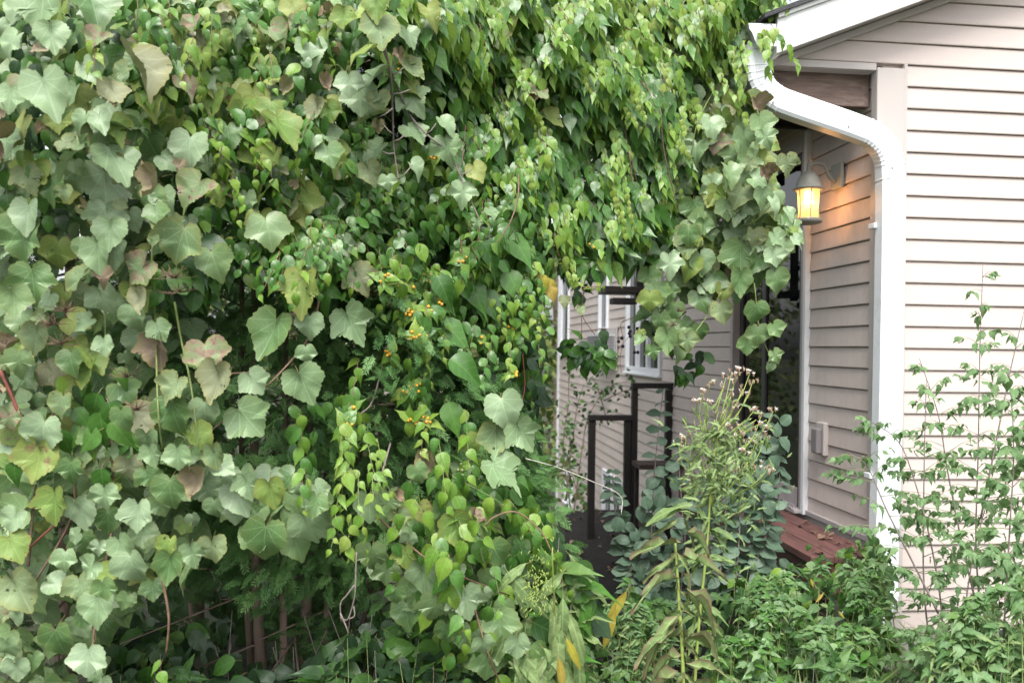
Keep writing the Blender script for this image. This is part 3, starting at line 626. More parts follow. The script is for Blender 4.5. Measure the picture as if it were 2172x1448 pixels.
family('d0', [ACUM, NARROW, NARROW, ACUM], 'b0', 8, pet=0.22, ruffle=0.03, cy=0.38); family('d1', [NARROW, ACUM], 'b1', 4, pet=0.22, ruffle=0.03, cy=0.38)
family('y0', [OVAL], 'y0', 3, pet=0.25, cy=0.42); family('h0', [ROUND, OVAL], 'h0', 5, pet=0.15, ruffle=0.04, cy=0.42)
family('u0', [ACUM, MAPLE, ACUM], 'u0', 6, pet=0.2, serr=0.012, rings=1, cy=0.4); family('m0', [MAPLE, ACUM], 'm0', 5, pet=0.3, rings=1, cy=0.35)
family('w0', [LANCE], 'w0', 4, pet=0.1, serr=0.02, cy=0.4, droop=0.5); family('yl', [LANCE], 'y0', 3, pet=0.05, cy=0.4)
family('t0', [LANCE], 't0', 7, rings=3, pet=0.0, serr=0.06, cy=0.4, ruffle=0.06, curl=1.2)
for _i, _me in enumerate(LM['t0']):
    for _v in _me.vertices: _v.co.z -= (0.35 + 0.14 * _i) * max(0, _v.co.y - 0.25) ** 2

family('f0', [OVAL], 'f0', 2, pet=0.0, rings=1, cy=0.4); family('litter', [OVAL, HEART], 'litter', 4, pet=0.0, rings=1, curl=1.5)
CACHE = {}
def arrays(me):
    if me.name in CACHE: return CACHE[me.name]
    n = len(me.vertices); co = np.empty(n * 3, dtype=np.float32); me.vertices.foreach_get('co', co)
    me.calc_loop_triangles(); t = np.empty(len(me.loop_triangles) * 3, dtype=np.int32); me.loop_triangles.foreach_get('vertices', t)
    tm = np.empty(len(me.loop_triangles), dtype=np.int32); me.loop_triangles.foreach_get('material_index', tm)
    uvl = np.zeros((n, 2), dtype=np.float32); li = np.empty(len(me.loops), dtype=np.int32); me.loops.foreach_get('vertex_index', li)
    u = np.empty(len(li) * 2, dtype=np.float32); me.uv_layers[0].data.foreach_get('uv', u); uvl[li] = u.reshape(-1, 2)
    e = np.empty(n, dtype=np.float32); me.attributes['edge'].data.foreach_get('value', e)
    CACHE[me.name] = (co.reshape(-1, 3), t.reshape(-1, 3), tm, uvl, e, [m for m in me.materials]); return CACHE[me.name]
def batch(name, items, parent, kind='stuff'):
    """items: (mesh, 4x4 ndarray). All joined in one mesh, each leaf with its own 'rnd'."""
    by = {}
    for me, mt in items: by.setdefault(me.name, (me, []))[1].append(mt)
    VV = []; TT = []; MI = []; UU = []; EE = []; RR = []; mats = []; off = 0
    for me, ms in by.values():
        co, t, tm, uv, e, mm_ = arrays(me); A = np.array(ms, dtype=np.float32); k = len(A); n = len(co)
        v = np.einsum('kij,nj->kni', A[:, :3, :3], co) + A[:, None, :3, 3]
        VV.append(v.reshape(-1, 3)); TT.append((t[None] + (np.arange(k) * n)[:, None, None] + off).reshape(-1, 3)); off += k * n
        idx = []
        for m_ in mm_:
            if m_ not in mats: mats.append(m_)
            idx.append(mats.index(m_))
        MI.append(np.tile(np.array(idx, dtype=np.int32)[tm], k)); UU.append(np.tile(uv, (k, 1))); EE.append(np.tile(e, k)); RR.append(np.repeat(RNG.rand(k), n))
    V = np.concatenate(VV); T = np.concatenate(TT); nT = len(T)
    me = bpy.data.meshes.new(name); me.vertices.add(len(V)); me.vertices.foreach_set('co', V.ravel().astype(np.float32))
    me.loops.add(nT * 3); me.loops.foreach_set('vertex_index', T.ravel().astype(np.int32))
    me.polygons.add(nT); me.polygons.foreach_set('loop_start', np.arange(0, nT * 3, 3, dtype=np.int32))
    for m_ in mats: me.materials.append(m_)
    me.polygons.foreach_set('material_index', np.concatenate(MI)); me.polygons.foreach_set('use_smooth', np.ones(nT, dtype=bool))
    me.update(calc_edges=True)
    finish_uv(me, np.concatenate(UU), np.concatenate(EE), np.concatenate(RR))
    o = bpy.data.objects.new(name, me); put(o, parent); o['kind'] = kind
    return o
def frame(pos, tip, nrm, size, wide=1.0):
    y = tip.normalized(); n = nrm - y * nrm.dot(y)
    if n.length < 1e-3: n = y.orthogonal()
    n.normalize(); x = y.cross(n)
    return Matrix(((x.x * size * wide, y.x * size, n.x * size, pos.x), (x.y * size * wide, y.y * size, n.y * size, pos.y), (x.z * size * wide, y.z * size, n.z * size, pos.z), (0, 0, 0, 1)))
def rv(s): return Vector((random.gauss(0, s), random.gauss(0, s), random.gauss(0, s)))
UPZ = Vector((0, 0, 1))
class Plant:
    def __init__(s, name, loc, label, cat, group=None, leafname='leaf', limit=300):
        s.root = empty(name, loc, label, cat, group); s.L = []; s.leafname = leafname; s.limit = limit; s.stems = []
    def leaf(s, key, pos, tip, nrm, size, prio, wide=1.0):
        me = random.choice(LM[key]); s.L.append((prio, me, frame(pos, tip, nrm, size, wide)))
    def stem(s, pts, r0, r1, mat, name='stem', n=5):
        o = MB().tube(pts, r0, r1, n).build(name, M[mat], s.root, True); return o
    def stemstuff(s, pts, r0, r1, mat, n=4): s.stems.append((pts, r0, r1, mat, n))
    def finish(s):
        s.L.sort(key=lambda q: q[0], reverse=True)
        for pr, me, m in s.L[:s.limit]:
            o = bpy.data.objects.new(s.leafname, me); put(o, s.root, m)
        rest = s.L[s.limit:]
        if rest: batch('foliage', [(me, np.array(m)) for _, me, m in rest], s.root)
        by = {}
        for pts, a, b, mt, n in s.stems: by.setdefault(mt, MB()).tube(pts, a, b, n)
        for mt, mb in by.items(): mb.build('twigs', M[mt], s.root, True, kind='stuff')
        return s.root
# ------------------------------------------------------------------ the depth of the green wall at each place of the picture
DP = [(-150, -150, 2.5), (0, 100, 1.95), (130, 200, 1.9), (0, 700, 2.1), (0, 1448, 1.95), (300, 100, 2.15), (300, 500, 2.05), (350, 900, 2.05), (350, 1250, 2.05), (200, 1448, 2.0), (600, 100, 2.4), (600, 300, 2.3), (620, 620, 2.25), (560, 850, 2.2), (620, 1100, 2.2),
      (830, 60, 2.5), (850, 350, 2.65), (850, 650, 2.6), (900, 850, 2.6), (1000, 250, 3.0), (1020, 500, 2.75), (1100, 650, 2.9), (780, 1100, 2.3), (950, 1150, 2.35), (1060, 950, 2.5), (1000, 1350, 2.3), (1180, 1300, 2.6), (1200, 100, 3.15), (1250, 350, 3.25), (1270, 560, 3.2),
      (1450, 50, 3.5), (1450, 300, 3.45), (1420, 560, 3.35), (1600, 150, 3.55), (1600, 400, 3.3), (1690, 520, 3.2), (1600, 650, 3.3), (1650, 0, 3.75), (1500, 700, 3.35), (700, -200, 3.0), (1300, -200, 3.9), (300, -250, 2.7), (1700, -150, 4.0)]
DPA = np.array(DP)
def D(px, py):
    d2 = (DPA[:, 0] - px) ** 2 + (DPA[:, 1] - py) ** 2 + 900; w_ = 1 / d2 ** 1.5
    v = float((w_ * DPA[:, 2]).sum() / w_.sum()); k = min(1, max(0, (px - 620) / 250)) * (1 if py < 620 else 0.4)
    return v + k * (0.085 * math.sin(px / 47 + 1.3 * math.sin(py / 90)) * math.sin(py / 70 + px / 130) + 0.05 * math.sin(px / 23 + py / 31)) + 0.03 * math.sin(px / 40) * math.sin(py / 37)
def inpoly(x, y, P):
    c = False; n = len(P); j = n - 1
    for i in range(n):
        if (P[i][1] > y) != (P[j][1] > y) and x < (P[j][0] - P[i][0]) * (y - P[i][1]) / (P[j][1] - P[i][1]) + P[i][0]: c = not c
        j = i
    return c
CLUMP = False
def samples(P, n, holes=()):
    x0, x1 = min(p[0] for p in P), max(p[0] for p in P); y0, y1 = min(p[1] for p in P), max(p[1] for p in P); out = []
    while len(out) < n:
        x, y = random.uniform(x0, x1), random.uniform(y0, y1)
        if CLUMP and math.sin(x / 33 + y / 61) + math.sin(y / 27 - x / 49) + .6 * math.sin(x / 15 + 1) * math.sin(y / 13) < random.uniform(-.5, .35): continue
        if inpoly(x, y, P) and not any(inpoly(x, y, h) for h in holes): out.append((x, y))
    return out
def side(deg): a = math.radians(deg); return CR * math.sin(a) - CU * math.cos(a)
def placed(pl, x, y, wpx, t=0, e=None, key='g0', d=None, off=0.0, prio=None):
    """one leaf seen in the photograph: x, y its middle, wpx its width there, t the lean of its tip."""
    d = (D(x, y) if d is None else d) + off
    size = wpx / FPX * d * (0.86 if key[0] == 'g' else 1.0); e = random.uniform(15, 50) if e is None else e
    tip = side(t) + CB * random.uniform(0.05, 0.3) * (1 if e > 30 else -0.3)
    n = (CB * math.cos(math.radians(e)) + UPZ * math.sin(math.radians(e))) + rv(0.13)
    mid = at(x, y, d); pos = mid - tip.normalized() * size * 0.36
    pl.leaf(key, pos, tip, n, size, (10 if prio is None else prio) + wpx / 200)
def fill(pl, P, n, keys, size, spread, elev=(10, 60), lean=35, holes=(), base=0.0, prio=0, dfun=None):
    for x, y in samples(P, n, holes):
        o_ = base + abs(random.gauss(0, 1)) * spread; d = (dfun or D)(x, y) + o_
        s_ = random.uniform(*size); e = math.radians(random.uniform(*elev))
        pl.leaf(random.choice(keys), at(x, y, d), side(random.gauss(0, lean)) + CB * random.uniform(-0.1, 0.4), CB * math.cos(e) + UPZ * math.sin(e) + rv(0.22), s_, prio - o_ * 3 + s_)
def strand(pl, x, y, length, lean, keys, size, gap, off=-0.02, stem='cane', r=0.0016, wig=0.25, prio=3, tipkeys=None, hang=0.9, dfun=None, twig=True, taper=0.55, droop=False):
    """a shoot hanging over the green wall, leaves set alternately along it."""
    L = length; steps = max(5, int(L / 0.04)); ang = lean; px, py = x, y; pts = []; o0 = off
    f = dfun or D
    for i in range(steps + 1):
        d = f(px, py) + o0; pts.append(at(px, py, d)); st = L / steps * FPX / d
        ang = ang * 0.97 + random.gauss(0, wig) * 12; px += math.sin(math.radians(ang)) * st; py += math.cos(math.radians(ang)) * st
        o0 += random.gauss(0, 0.006)
    if twig: pl.stemstuff(pts, r, r * 0.4, stem)
    n = max(2, int(L / gap)); sgn = random.choice((-1, 1))
    for i in range(n + 1):
        t = i / n; q = t * steps; k = min(int(q), steps - 1); pos = pts[k].lerp(pts[k + 1], q - k); dr = (pts[k + 1] - pts[k]).normalized(); sgn = -sgn
        s_ = random.uniform(*size) * (1 - (1 - taper) * t ** 1.5)
        ks = tipkeys if (tipkeys and t > 0.72) else keys
        tip = dr * 0.5 + side(sgn * random.uniform(25, 70)) * hang + CB * random.uniform(0, 0.35)
        if droop: tip = dr * 0.7 - UPZ * 0.7 + side(sgn * random.uniform(10, 60)) * 0.6 + CB * random.uniform(-0.1, 0.3)
        e = math.radians(random.uniform(-5, 35) if droop else random.uniform(5, 60)); nrm = CB * math.cos(e) + UPZ * math.sin(e) + CR * sgn * 0.25 + rv(0.15)
        pl.leaf(random.choice(ks), pos + CB * random.uniform(-0.01, 0.015), tip, nrm, s_, prio + s_ * 5 + random.random())
    return pts
def gbase(px, d): p = at(px, 736, d); return (p.x, p.y, ground_z(p.x, p.y))
# ================================================================== EVERGREENS (flat sprays of scale leaves)
def spray_mesh():
    V = []; F = []
    def blade(p, d, L, w_):
        q = Vector((-d.y, d.x, 0)); k = len(V); w_ *= 1.25
        V.extend([p, p + d * L * 0.5 - q * w_, p + d * L, p + d * L * 0.5 + q * w_]); F.append((k, k + 1, k + 2, k + 3))
    blade(Vector((0, 0, 0)), Vector((0, 1, 0)), 1.0, 0.018)
    for i in range(7):
        y = 0.12 + i * 0.12; L = (0.42 - 0.04 * i) * (1.1 if i % 2 else 0.9)
        for s_ in (-1, 1):
            a = math.radians(38 + random.uniform(-6, 6)); d = Vector((s_ * math.sin(a), math.cos(a), 0)); p = Vector((0, y + (0.05 if s_ > 0 else 0), 0))
            blade(p, d, L, 0.02)
            for j in range(1 if i < 5 else 0):
                for s2 in (-1, 1):
                    a2 = math.atan2(d.x, d.y) + s2 * 0.6; d2 = Vector((math.sin(a2), math.cos(a2), 0)); blade(p + d * L * (0.3 + 0.3 * j), d2, L * (0.42 - 0.1 * j), 0.017)
    W = [Vector((v.x, v.y, -0.18 * v.y ** 2 - 0.25 * v.x ** 2)) for v in V]
    me = mesh_of('spray', W, F, [M['a0']], False); finish_uv(me, np.array([(v.x, v.y) for v in V], dtype=np.float32), np.array([v.y for v in V], dtype=np.float32)); return me
SPRAY = [spray_mesh() for _ in range(3)]
def evergreen(loc, rad, height, n, label, trunks, seed, front, shape=1.0, zlow=0.5, group=None):
    R = random.Random(seed); root = empty('evergreen_tree', loc, label, 'evergreen tree', group); c = Vector(loc)
    items = []
    for i in range(n):
        z = zlow + (height - zlow) * R.random() ** 0.9; k = (z - zlow) / (height - zlow); rr = rad * (1 - shape * k) * (0.55 + 0.45 * min(1, k * 6))
        a = math.radians(-90) + R.uniform(-front, front) * math.pi
        q = math.sqrt(R.uniform(0.62, 1)) if R.random() < 0.8 else R.uniform(0.2, 1)
        bump = 1 + 0.16 * math.sin(a * 5 + z * 4) + 0.12 * math.sin(a * 11 - z * 9 + seed)
        out = Vector((math.cos(a), math.sin(a), 0)); pos = c + out * rr * q * bump + Vector((0, 0, z))
        tip = out * 1.0 + UPZ * R.uniform(-0.9, 0.5) + Vector((R.gauss(0, .4), R.gauss(0, .4), 0)); s_ = R.uniform(0.06, 0.10)
        nr = UPZ * R.uniform(-0.2, 1) + out * 0.6 + Vector((R.gauss(0, .5), R.gauss(0, .5), R.gauss(0, .3)))
        items.append((R.choice(SPRAY), np.array(frame(pos, tip, nr, s_))))
    o = batch('crown', items, root)
    for (dx, dy, lean, r) in trunks:
        p0 = c + Vector((dx, dy, -0.05)); pts = spline([p0, p0 + Vector((lean * 0.4, 0.01, 0.5)), p0 + Vector((lean * 0.8, 0.0, 1.2)), p0 + Vector((lean, 0, height * 0.75))], 4)
        MB().tube(pts, r, r * 0.35, 9).build('trunk', M['bark'], root, True)
    br = MB()
    for i in range(36):
        z = R.uniform(0.25, height * 0.7); a = math.radians(-90) + R.uniform(-1, 1) * 1.6; L = rad * R.uniform(0.5, 0.95); p0 = c + Vector((R.uniform(-.1, .1), 0, z))
        br.tube([p0, p0 + Vector((math.cos(a) * L * .5, math.sin(a) * L * .5, -0.04)), p0 + Vector((math.cos(a) * L, math.sin(a) * L, R.uniform(-0.15, 0.1)))], 0.006, 0.002, 5)
    br.build('branches', M['bark'], root, True, kind='stuff')
    return root
def tloc(px, d): p = at(px, 736, d); return Vector((p.x, p.y, ground_z(p.x, p.y)))
evergreen(tloc(670, 3.15), 0.88, 4.3, 17000, 'dark evergreen with several brown trunks standing behind the large hanging grape leaves', [(-0.14, -0.1, -.08, .028), (-0.07, -0.16, -.02, .02), (-0.03, -0.05, 0.03, .03), (0.04, -0.14, .06, .018), (0.09, -0.02, .1, .024), (0.13, -0.1, .15, .016), (-0.19, 0, -.1, .018)], 3, 0.75, zlow=0.78)
evergreen(tloc(880, 3.25), 0.62, 3.4, 11000, 'bright fine-leaved evergreen in the middle behind the vine with yellow berries', [(0, 0, 0.05, .04), (0.09, -.08, .1, .025)], 5, 0.75, zlow=0.35)
evergreen(tloc(150, 3.1), 0.75, 4.2, 6000, 'dark evergreen behind the grape vine at the left edge, its sprays showing through the top', [(0, 0, 0, .05), (0.12, .05, .1, .03)], 8, 0.7)
evergreen(tloc(420, 4.3), 0.9, 3.6, 5000, 'tall dark evergreen mostly hidden behind the grape vine, seen only through the gap', [(0, 0, 0, .06)], 11, 0.6, zlow=0.4)
# ================================================================== VINES
gv1 = Plant('grape_vine', gbase(250, 2.4), 'large grape vine with broad pale heart-shaped leaves covering the left side of the evergreens', 'grape vine')
LEFT = [(105, 205, 115, 10, 20, 'g1'), (298, 155, 130, 30, 60, 'g2'), (145, 335, 92, -50, 40, 'g1'), (250, 345, 110, 40, 45, 'g1'), (225, 405, 122, 0, 55, 'g1'), (310, 290, 110, 20, 10, 'g0'), (400, 320, 92, 0, 30, 'g1'), (335, 395, 72, -10, 30, 'g3'),
    (410, 412, 95, -30, 30, 'g2'), (630, 430, 100, 10, 25, 'g4'), (560, 405, 84, -60, 60, 'g4'), (712, 425, 82, 20, 40, 'g1'), (600, 280, 100, 30, 62, 'g4'), (485, 290, 70, 0, 40, 'g0'), (455, 222, 62, 0, 35, 'g4'), (535, 215, 76, 10, 35, 'g4'), (570, 232, 58, 0, 40, 'g4'),
    (670, 240, 62, -20, 30, 'g2'), (395, 190, 62, 20, 50, 'g2'), (320, 225, 62, 30, 35, 'g4'), (240, 200, 68, 40, 50, 'g2'), (205, 88, 62, -20, 30, 'g2'), (90, 22, 120, 0, 30, 'g1'), (200, 18, 110, 20, 40, 'g0'), (20, 92, 74, -30, 30, 'g1'), (110, 80, 74, 30, 40, 'g1'),
    (205, 140, 52, 10, 30, 'g1'), (170, 257, 54, -30, 45, 'g1'), (215, 262, 58, 30, 40, 'g1'), (245, 278, 72, 20, 40, 'g4'), (60, 462, 80, 0, 30, 'g1'), (225, 462, 78, 10, 40, 'g1'), (209, 543, 78, 0, 15, 'g1'), (381, 516, 104, -10, 30, 'g2'), (232, 497, 76, 0, 30, 'g1'),
    (292, 576, 88, -45, 35, 'g2'), (222, 636, 76, 12, 15, 'g1'), (285, 675, 64, 15, 20, 'g1'), (179, 689, 56, -50, 25, 'g1'), (341, 702, 58, 20, 30, 'g1'), (224, 735, 52, 10, 35, 'g1'), (341, 745, 82, 0, 50, 'g3'), (166, 593, 70, -50, 40, 'g2'), (50, 512, 122, 0, 15, 'g0'),
    (76, 718, 72, 0, 30, 'g2'), (457, 560, 82, 10, 20, 'g0'), (577, 712, 112, -15, 50, 'g0'), (646, 622, 104, 0, 30, 'g4'), (656, 692, 66, 0, 20, 'g1'), (650, 752, 48, 0, 15, 'g1'), (683, 546, 52, 0, 20, 'g1'), (570, 490, 92, 10, 35, 'g0'), (441, 758, 90, 30, 35, 'g2'),
    (461, 815, 96, -20, 30, 'g2'), (540, 811, 66, 20, 25, 'g1'), (646, 818, 92, 30, 25, 'g1'), (527, 891, 96, 30, 30, 'g1'), (434, 878, 74, 0, 20, 'g1'), (368, 884, 96, 0, 15, 'g0'), (368, 825, 70, -40, 30, 'g2'), (20, 888, 62, 0, 30, 'g2'), (90, 925, 95, 0, 20, 'g1'),
    (81, 978, 106, -10, 30, 'g4'), (323, 965, 52, 0, 20, 'g1'), (377, 970, 62, 0, 20, 'g1'), (455, 968, 60, 0, 40, 'g2'), (421, 1024, 74, 0, 20, 'g3'), (276, 994, 66, 0, 20, 'g2'), (320, 1012, 58, 15, 15, 'g0'), (360, 1045, 82, 0, 10, 'g0'), (526, 1030, 62, 0, 15, 'g1'),
    (509, 1058, 82, 30, 40, 'g1'), (576, 1045, 74, 0, 20, 'g4'), (677, 1045, 62, 20, 20, 'g1'), (630, 1038, 36, 0, 20, 'g1'), (668, 1072, 62, 0, 40, 'g0'), (559, 1148, 104, 0, 5, 'g0'), (657, 1120, 92, 10, 35, 'g1'), (222, 1054, 60, 10, 15, 'g1'), (172, 1088, 86, 0, 20, 'g1'),
    (118, 1070, 82, 0, 40, 'g4'), (229, 1105, 62, 0, 15, 'g0'), (293, 1095, 80, 0, 30, 'g1'), (455, 1078, 50, 0, 20, 'g1'), (263, 1162, 66, 15, 15, 'g1'), (283, 1206, 88, 0, 20, 'g1'), (209, 1162, 38, -10, 20, 'g1'), (189, 1206, 58, -30, 20, 'g1'), (357, 1162, 56, 0, 40, 'g4'),
    (409, 1176, 58, 0, 10, 'g1'), (452, 1165, 66, 0, 30, 'g2'), (360, 1200, 76, 0, 15, 'g0'), (135, 1189, 56, -10, 40, 'g1'), (44, 1256, 98, 20, 25, 'g2'), (222, 1250, 56, 0, 20, 'g0'), (205, 1294, 80, 10, 35, 'g1'), (121, 1361, 88, 0, 10, 'g0'), (20, 1375, 62, 0, 20, 'g1'),
    (185, 1401, 78, 0, 30, 'g1'), (30, 1162, 72, 30, 40, 'g4'), (27, 1105, 62, -30, 40, 'g1'), (35, 1420, 60, 0, 30, 'g1'), (300, 640, 60, 0, 40, 'g2'), (70, 600, 90, 0, 20, 'g0'), (30, 640, 80, 0, 20, 'g0'), (110, 400, 70, 0, 30, 'g0'), (60, 380, 66, 20, 40, 'g2'), (150, 770, 64, 0, 30, 'g0'), (40, 770, 66, 0, 30, 'g0'),
    (150, 1000, 60, 0, 30, 'g0'), (200, 930, 66, 0, 20, 'g0'), (260, 890, 60, 0, 30, 'g0'), (130, 860, 60, 0, 30, 'g2'), (10, 300, 70, 0, 30, 'g1'), (20, 210, 70, 0, 35, 'g1'), (430, 130, 58, 10, 40, 'g4'), (500, 60, 60, 0, 30, 'g0'), (560, 140, 56, 10, 40, 'g4'), (660, 110, 70, 10, 40, 'g1'), (620, 20, 60, 0, 40, 'g4'), (700, 330, 60, 20, 40, 'g0')]
for a in LEFT: placed(gv1, a[0], a[1], a[2] * 1.04, a[3] + random.uniform(-12, 12), a[4] + (14 if a[1] < 480 else 4) + random.uniform(-8, 8), a[5], off=random.uniform(-0.06, 0.03))
GAP1 = [(425, 590), (600, 560), (600, 680), (640, 780), (560, 960), (430, 720)]
GAP2 = [(480, 900), (720, 760), (760, 1040), (640, 1010), (520, 1000)]
fill(gv1, [(-160, -260), (720, -260), (740, 520), (430, 560), (420, 1200), (230, 1300), (220, 1600), (-160, 1600)], 560, ['g0', 'g0', 'g1', 'g2', 'g4', 'g0', 'g1', 'g1', 'g4'], (0.035, 0.095), 0.15, elev=(20, 75), lean=45, holes=[GAP1], base=0.05)
fill(gv1, [(-160, -260), (720, -260), (740, 520), (430, 560), (420, 1150), (230, 1300), (220, 1600), (-160, 1600)], 750, ['gl'], (0.06, 0.11), 0.35, holes=[GAP1], base=0.28, prio=-3)
fill(gv1, [(420, 950), (700, 1010), (700, 1130), (600, 1150), (420, 1100)], 24, ['g0', 'g1'], (0.06, 0.1), 0.08, base=0.03)
fill(gv1, [(600, 430), (760, 430), (780, 540), (660, 560)], 12, ['g0', 'g1', 'g4'], (0.05, 0.1), 0.1, base=0.03)
fill(gv1, [(-20, 0), (720, 0), (720, 420), (380, 480), (-20, 900)], 46, ['g3', 'g2', 'g2', 'g3'], (.025, .06), .03, base=-.02, prio=2, lean=60)
fill(gv1, [(220, 40), (740, 40), (700, 460), (400, 460)], 60, ['g4', 'g4', 'g2', 'g1'], (.04, .085), .04, base=-.01, prio=2, elev=(30, 80))
for pts in ([(330, 480), (322, 560), (330, 700), (335, 860), (345, 960)], [(370, 640), (384, 720), (402, 800), (412, 870), (420, 950)], [(217, 560), (222, 640), (224, 735)], [(695, 560), (676, 640), (655, 715), (575, 810), (470, 895), (400, 950)], [(420, 800), (530, 790), (575, 800)]):
    gv1.stem(spline([at(x, y, D(x, y) + 0.035) for x, y in pts], 5), 0.0035, 0.002, 'greenstem' if pts[0][0] < 400 else 'cane')
gv1.stem(spline([at(x, y, D(x, y) + 0.02) for x, y in ((0, 785), (25, 840), (50, 900), (65, 945))], 4), 0.005, 0.004, 'redcane')
gv1.stem(spline([at(x, y, 2.1) for x, y in ((55, 1170), (85, 1140), (120, 1110))], 4), 0.003, 0.003, 'redcane')
for pts in ([(235, 880), (240, 1000), (236, 1100)], [(240, 1110), (205, 1300), (195, 1390)], [(345, 1230), (358, 1310), (352, 1390)], [(160, 980), (150, 1100), (70, 1240)], [(60, 1200), (80, 1000), (120, 860)]):
    gv1.stem(spline([at(x, y, D(x, y) + 0.12) for x, y in pts], 5), 0.004, 0.003, 'cane')
def lacy(pl, x, y, wpx, d):       # beetle-eaten leaf remains: bare veins
    for i in range(22):
        a = random.uniform(-1.6, 1.6); L = wpx * random.uniform(0.2, 0.6); p = at(x, y, d); q = at(x + L * math.sin(a), y - L * 0.6 * math.cos(a), d + random.uniform(-.02, .02)); m_ = p.lerp(q, 0.5) + rv(0.004)
        pl.stemstuff([p, m_, q], 0.0012, 0.0006, 'cane', 3)
for x, y in ((140, 660), (110, 690), (270, 800), (290, 870), (380, 620), (130, 730), (370, 590)): lacy(gv1, x, y, 90, D(x, y) - 0.02)
gv1.finish()
# mid-bottom grape vine
gv2 = Plant('grape_vine', gbase(880, 2.6), 'smaller grape vine spilling over the low middle beside the dark path opening', 'grape vine')
MID = [(784, 1074, 76, 0, 10, 'g1'), (888, 1004, 52, 20, 10, 'g0'), (905, 978, 62, 0, 30, 'g3'), (893, 1085, 54, 10, 20, 'g4'), (973, 1122, 96, 20, 30, 'g4'), (1067, 1010, 108, 50, 55, 'g1'), (868, 1146, 44, 0, 10, 'g1'), (861, 1178, 60, 0, 15, 'g4'), (790, 1182, 82, 0, 15, 'g0'),
    (898, 1226, 86, 0, 25, 'g1'), (840, 1262, 50, 0, 20, 'g0'), (820, 1212, 62, 0, 30, 'g0'), (990, 1274, 88, 10, 25, 'g1'), (1030, 1262, 44, 20, 10, 'g1'), (922, 1290, 86, -10, 20, 'g0'), (1070, 1290, 50, 0, 15, 'g0'), (1027, 1370, 62, 10, 20, 'g1'), (1097, 1370, 68, 0, 30, 'g1'),
    (1055, 1176, 72, 30, 20, 'g0'), (848, 1095, 50, 10, 30, 'g2'), (845, 1055, 32, 40, 40, 'g3'), (1010, 1105, 42, 60, 60, 'g3'), (763, 593, 74, 25, 10, 'g2'), (733, 520, 52, 10, 30, 'g1'), (748, 690, 96, 28, 25, 'g1'), (1071, 874, 96, 15, 35, 'g1'), (1110, 922, 82, 30, 30, 'g1'),
    (1051, 934, 82, 0, 35, 'g2'), (998, 945, 62, 20, 30, 'g4'), (995, 752, 38, 0, 20, 'g3'), (700, 440, 66, 20, 40, 'g1'), (730, 1010, 40, 0, 30, 'g2'), (948, 1340, 60, 0, 30, 'g0')]
for a in MID: placed(gv2, *a[:6], off=random.uniform(-0.06, 0.02))
fill(gv2, [(760, 1060), (1080, 950), (1150, 1250), (1100, 1420), (820, 1290)], 42, ['g0', 'g0', 'g1'], (0.06, 0.11), 0.12, base=0.06)
for pts in ([(790, 1085), (850, 1140), (930, 1200), (1050, 1250), (1080, 1262)], [(995, 1245), (1030, 1370), (1060, 1448), (1080, 1500)], [(935, 985), (965, 1050), (958, 1120)], [(1040, 1070), (1000, 1100), (960, 1130)]):
    gv2.stem(spline([at(x, y, D(x, y) + 0.03) for x, y in pts], 5), 0.0032, 0.002, 'cane')
for i in range(12):
    p = at(985 + random.uniform(-14, 14), 995 + random.uniform(-22, 20), 2.45); MB().lathe([(0.001, -.0055), (.004, -.0045), (.0058, 0), (.004, .0045), (.001, .0055)], p, 8).build('green_grape', M['ggrape'], gv2.root, True)
gv2.finish()
# bare hanging canes of grape in the top middle
gv3 = Plant('grape_vine', gbase(780, 3.0), 'two nearly bare grape canes with a few drooping leaves hanging at the top middle', 'grape vine')
TOPM = [(915, 32, 64, 30, 35, 'g4'), (806, 66, 92, 10, 35, 'g2'), (869, 76, 62, 40, 55, 'g1'), (763, 110, 82, -60, 55, 'g4'), (793, 166, 80, -60, 60, 'g1'), (879, 152, 62, 50, 55, 'g2'), (872, 186, 64, 50, 50, 'g4'), (876, 212, 78, 40, 40, 'g1'), (763, 210, 82, 0, 10, 'g1'),
    (806, 216, 52, 10, 20, 'g2'), (786, 249, 80, -60, 60, 'g2'), (803, 270, 36, 0, 10, 'g3'), (796, 325, 68, -50, 45, 'g1'), (879, 285, 68, 45, 50, 'g1'), (949, 317, 72, 10, 35, 'g1'), (949, 265, 54, 50, 60, 'g1'), (786, 370, 62, 20, 30, 'g2'), (823, 386, 42, 10, 40, 'g1'),
    (882, 358, 50, 40, 55, 'g1'), (1012, 366, 52, 30, 55, 'g4'), (982, 411, 60, 0, 35, 'g1'), (1042, 454, 38, 30, 50, 'g1'), (1012, 474, 28, 0, 20, 'g1'), (1373, 438, 34, 0, 10, 'g1'), (740, 180, 62, 0, 20, 'g1'), (800, 20, 70, 0, 40, 'g4'), (730, 40, 60, 0, 35, 'g4'), (690, 180, 40, 20, 20, 'g3'), (848, 118, 30, 10, 20, 'g3')]
for a in TOPM: placed(gv3, *a[:6], d=min(D(a[0], a[1]), 2.7) - 0.14 + random.uniform(-0.02, 0.02))
for pts in ([(812, 85), (827, 150), (832, 225), (834, 280), (836, 320), (845, 380)], [(800, 60), (815, 110), (865, 235), (905, 285), (950, 322), (975, 370), (990, 410), (1010, 450), (1022, 482)]):
    P_ = spline([at(x, y, min(D(x, y), 2.7) - 0.12) for x, y in pts], 5); gv3.stem(P_, 0.0042, 0.0022, 'greytwig', 'cane', 6)
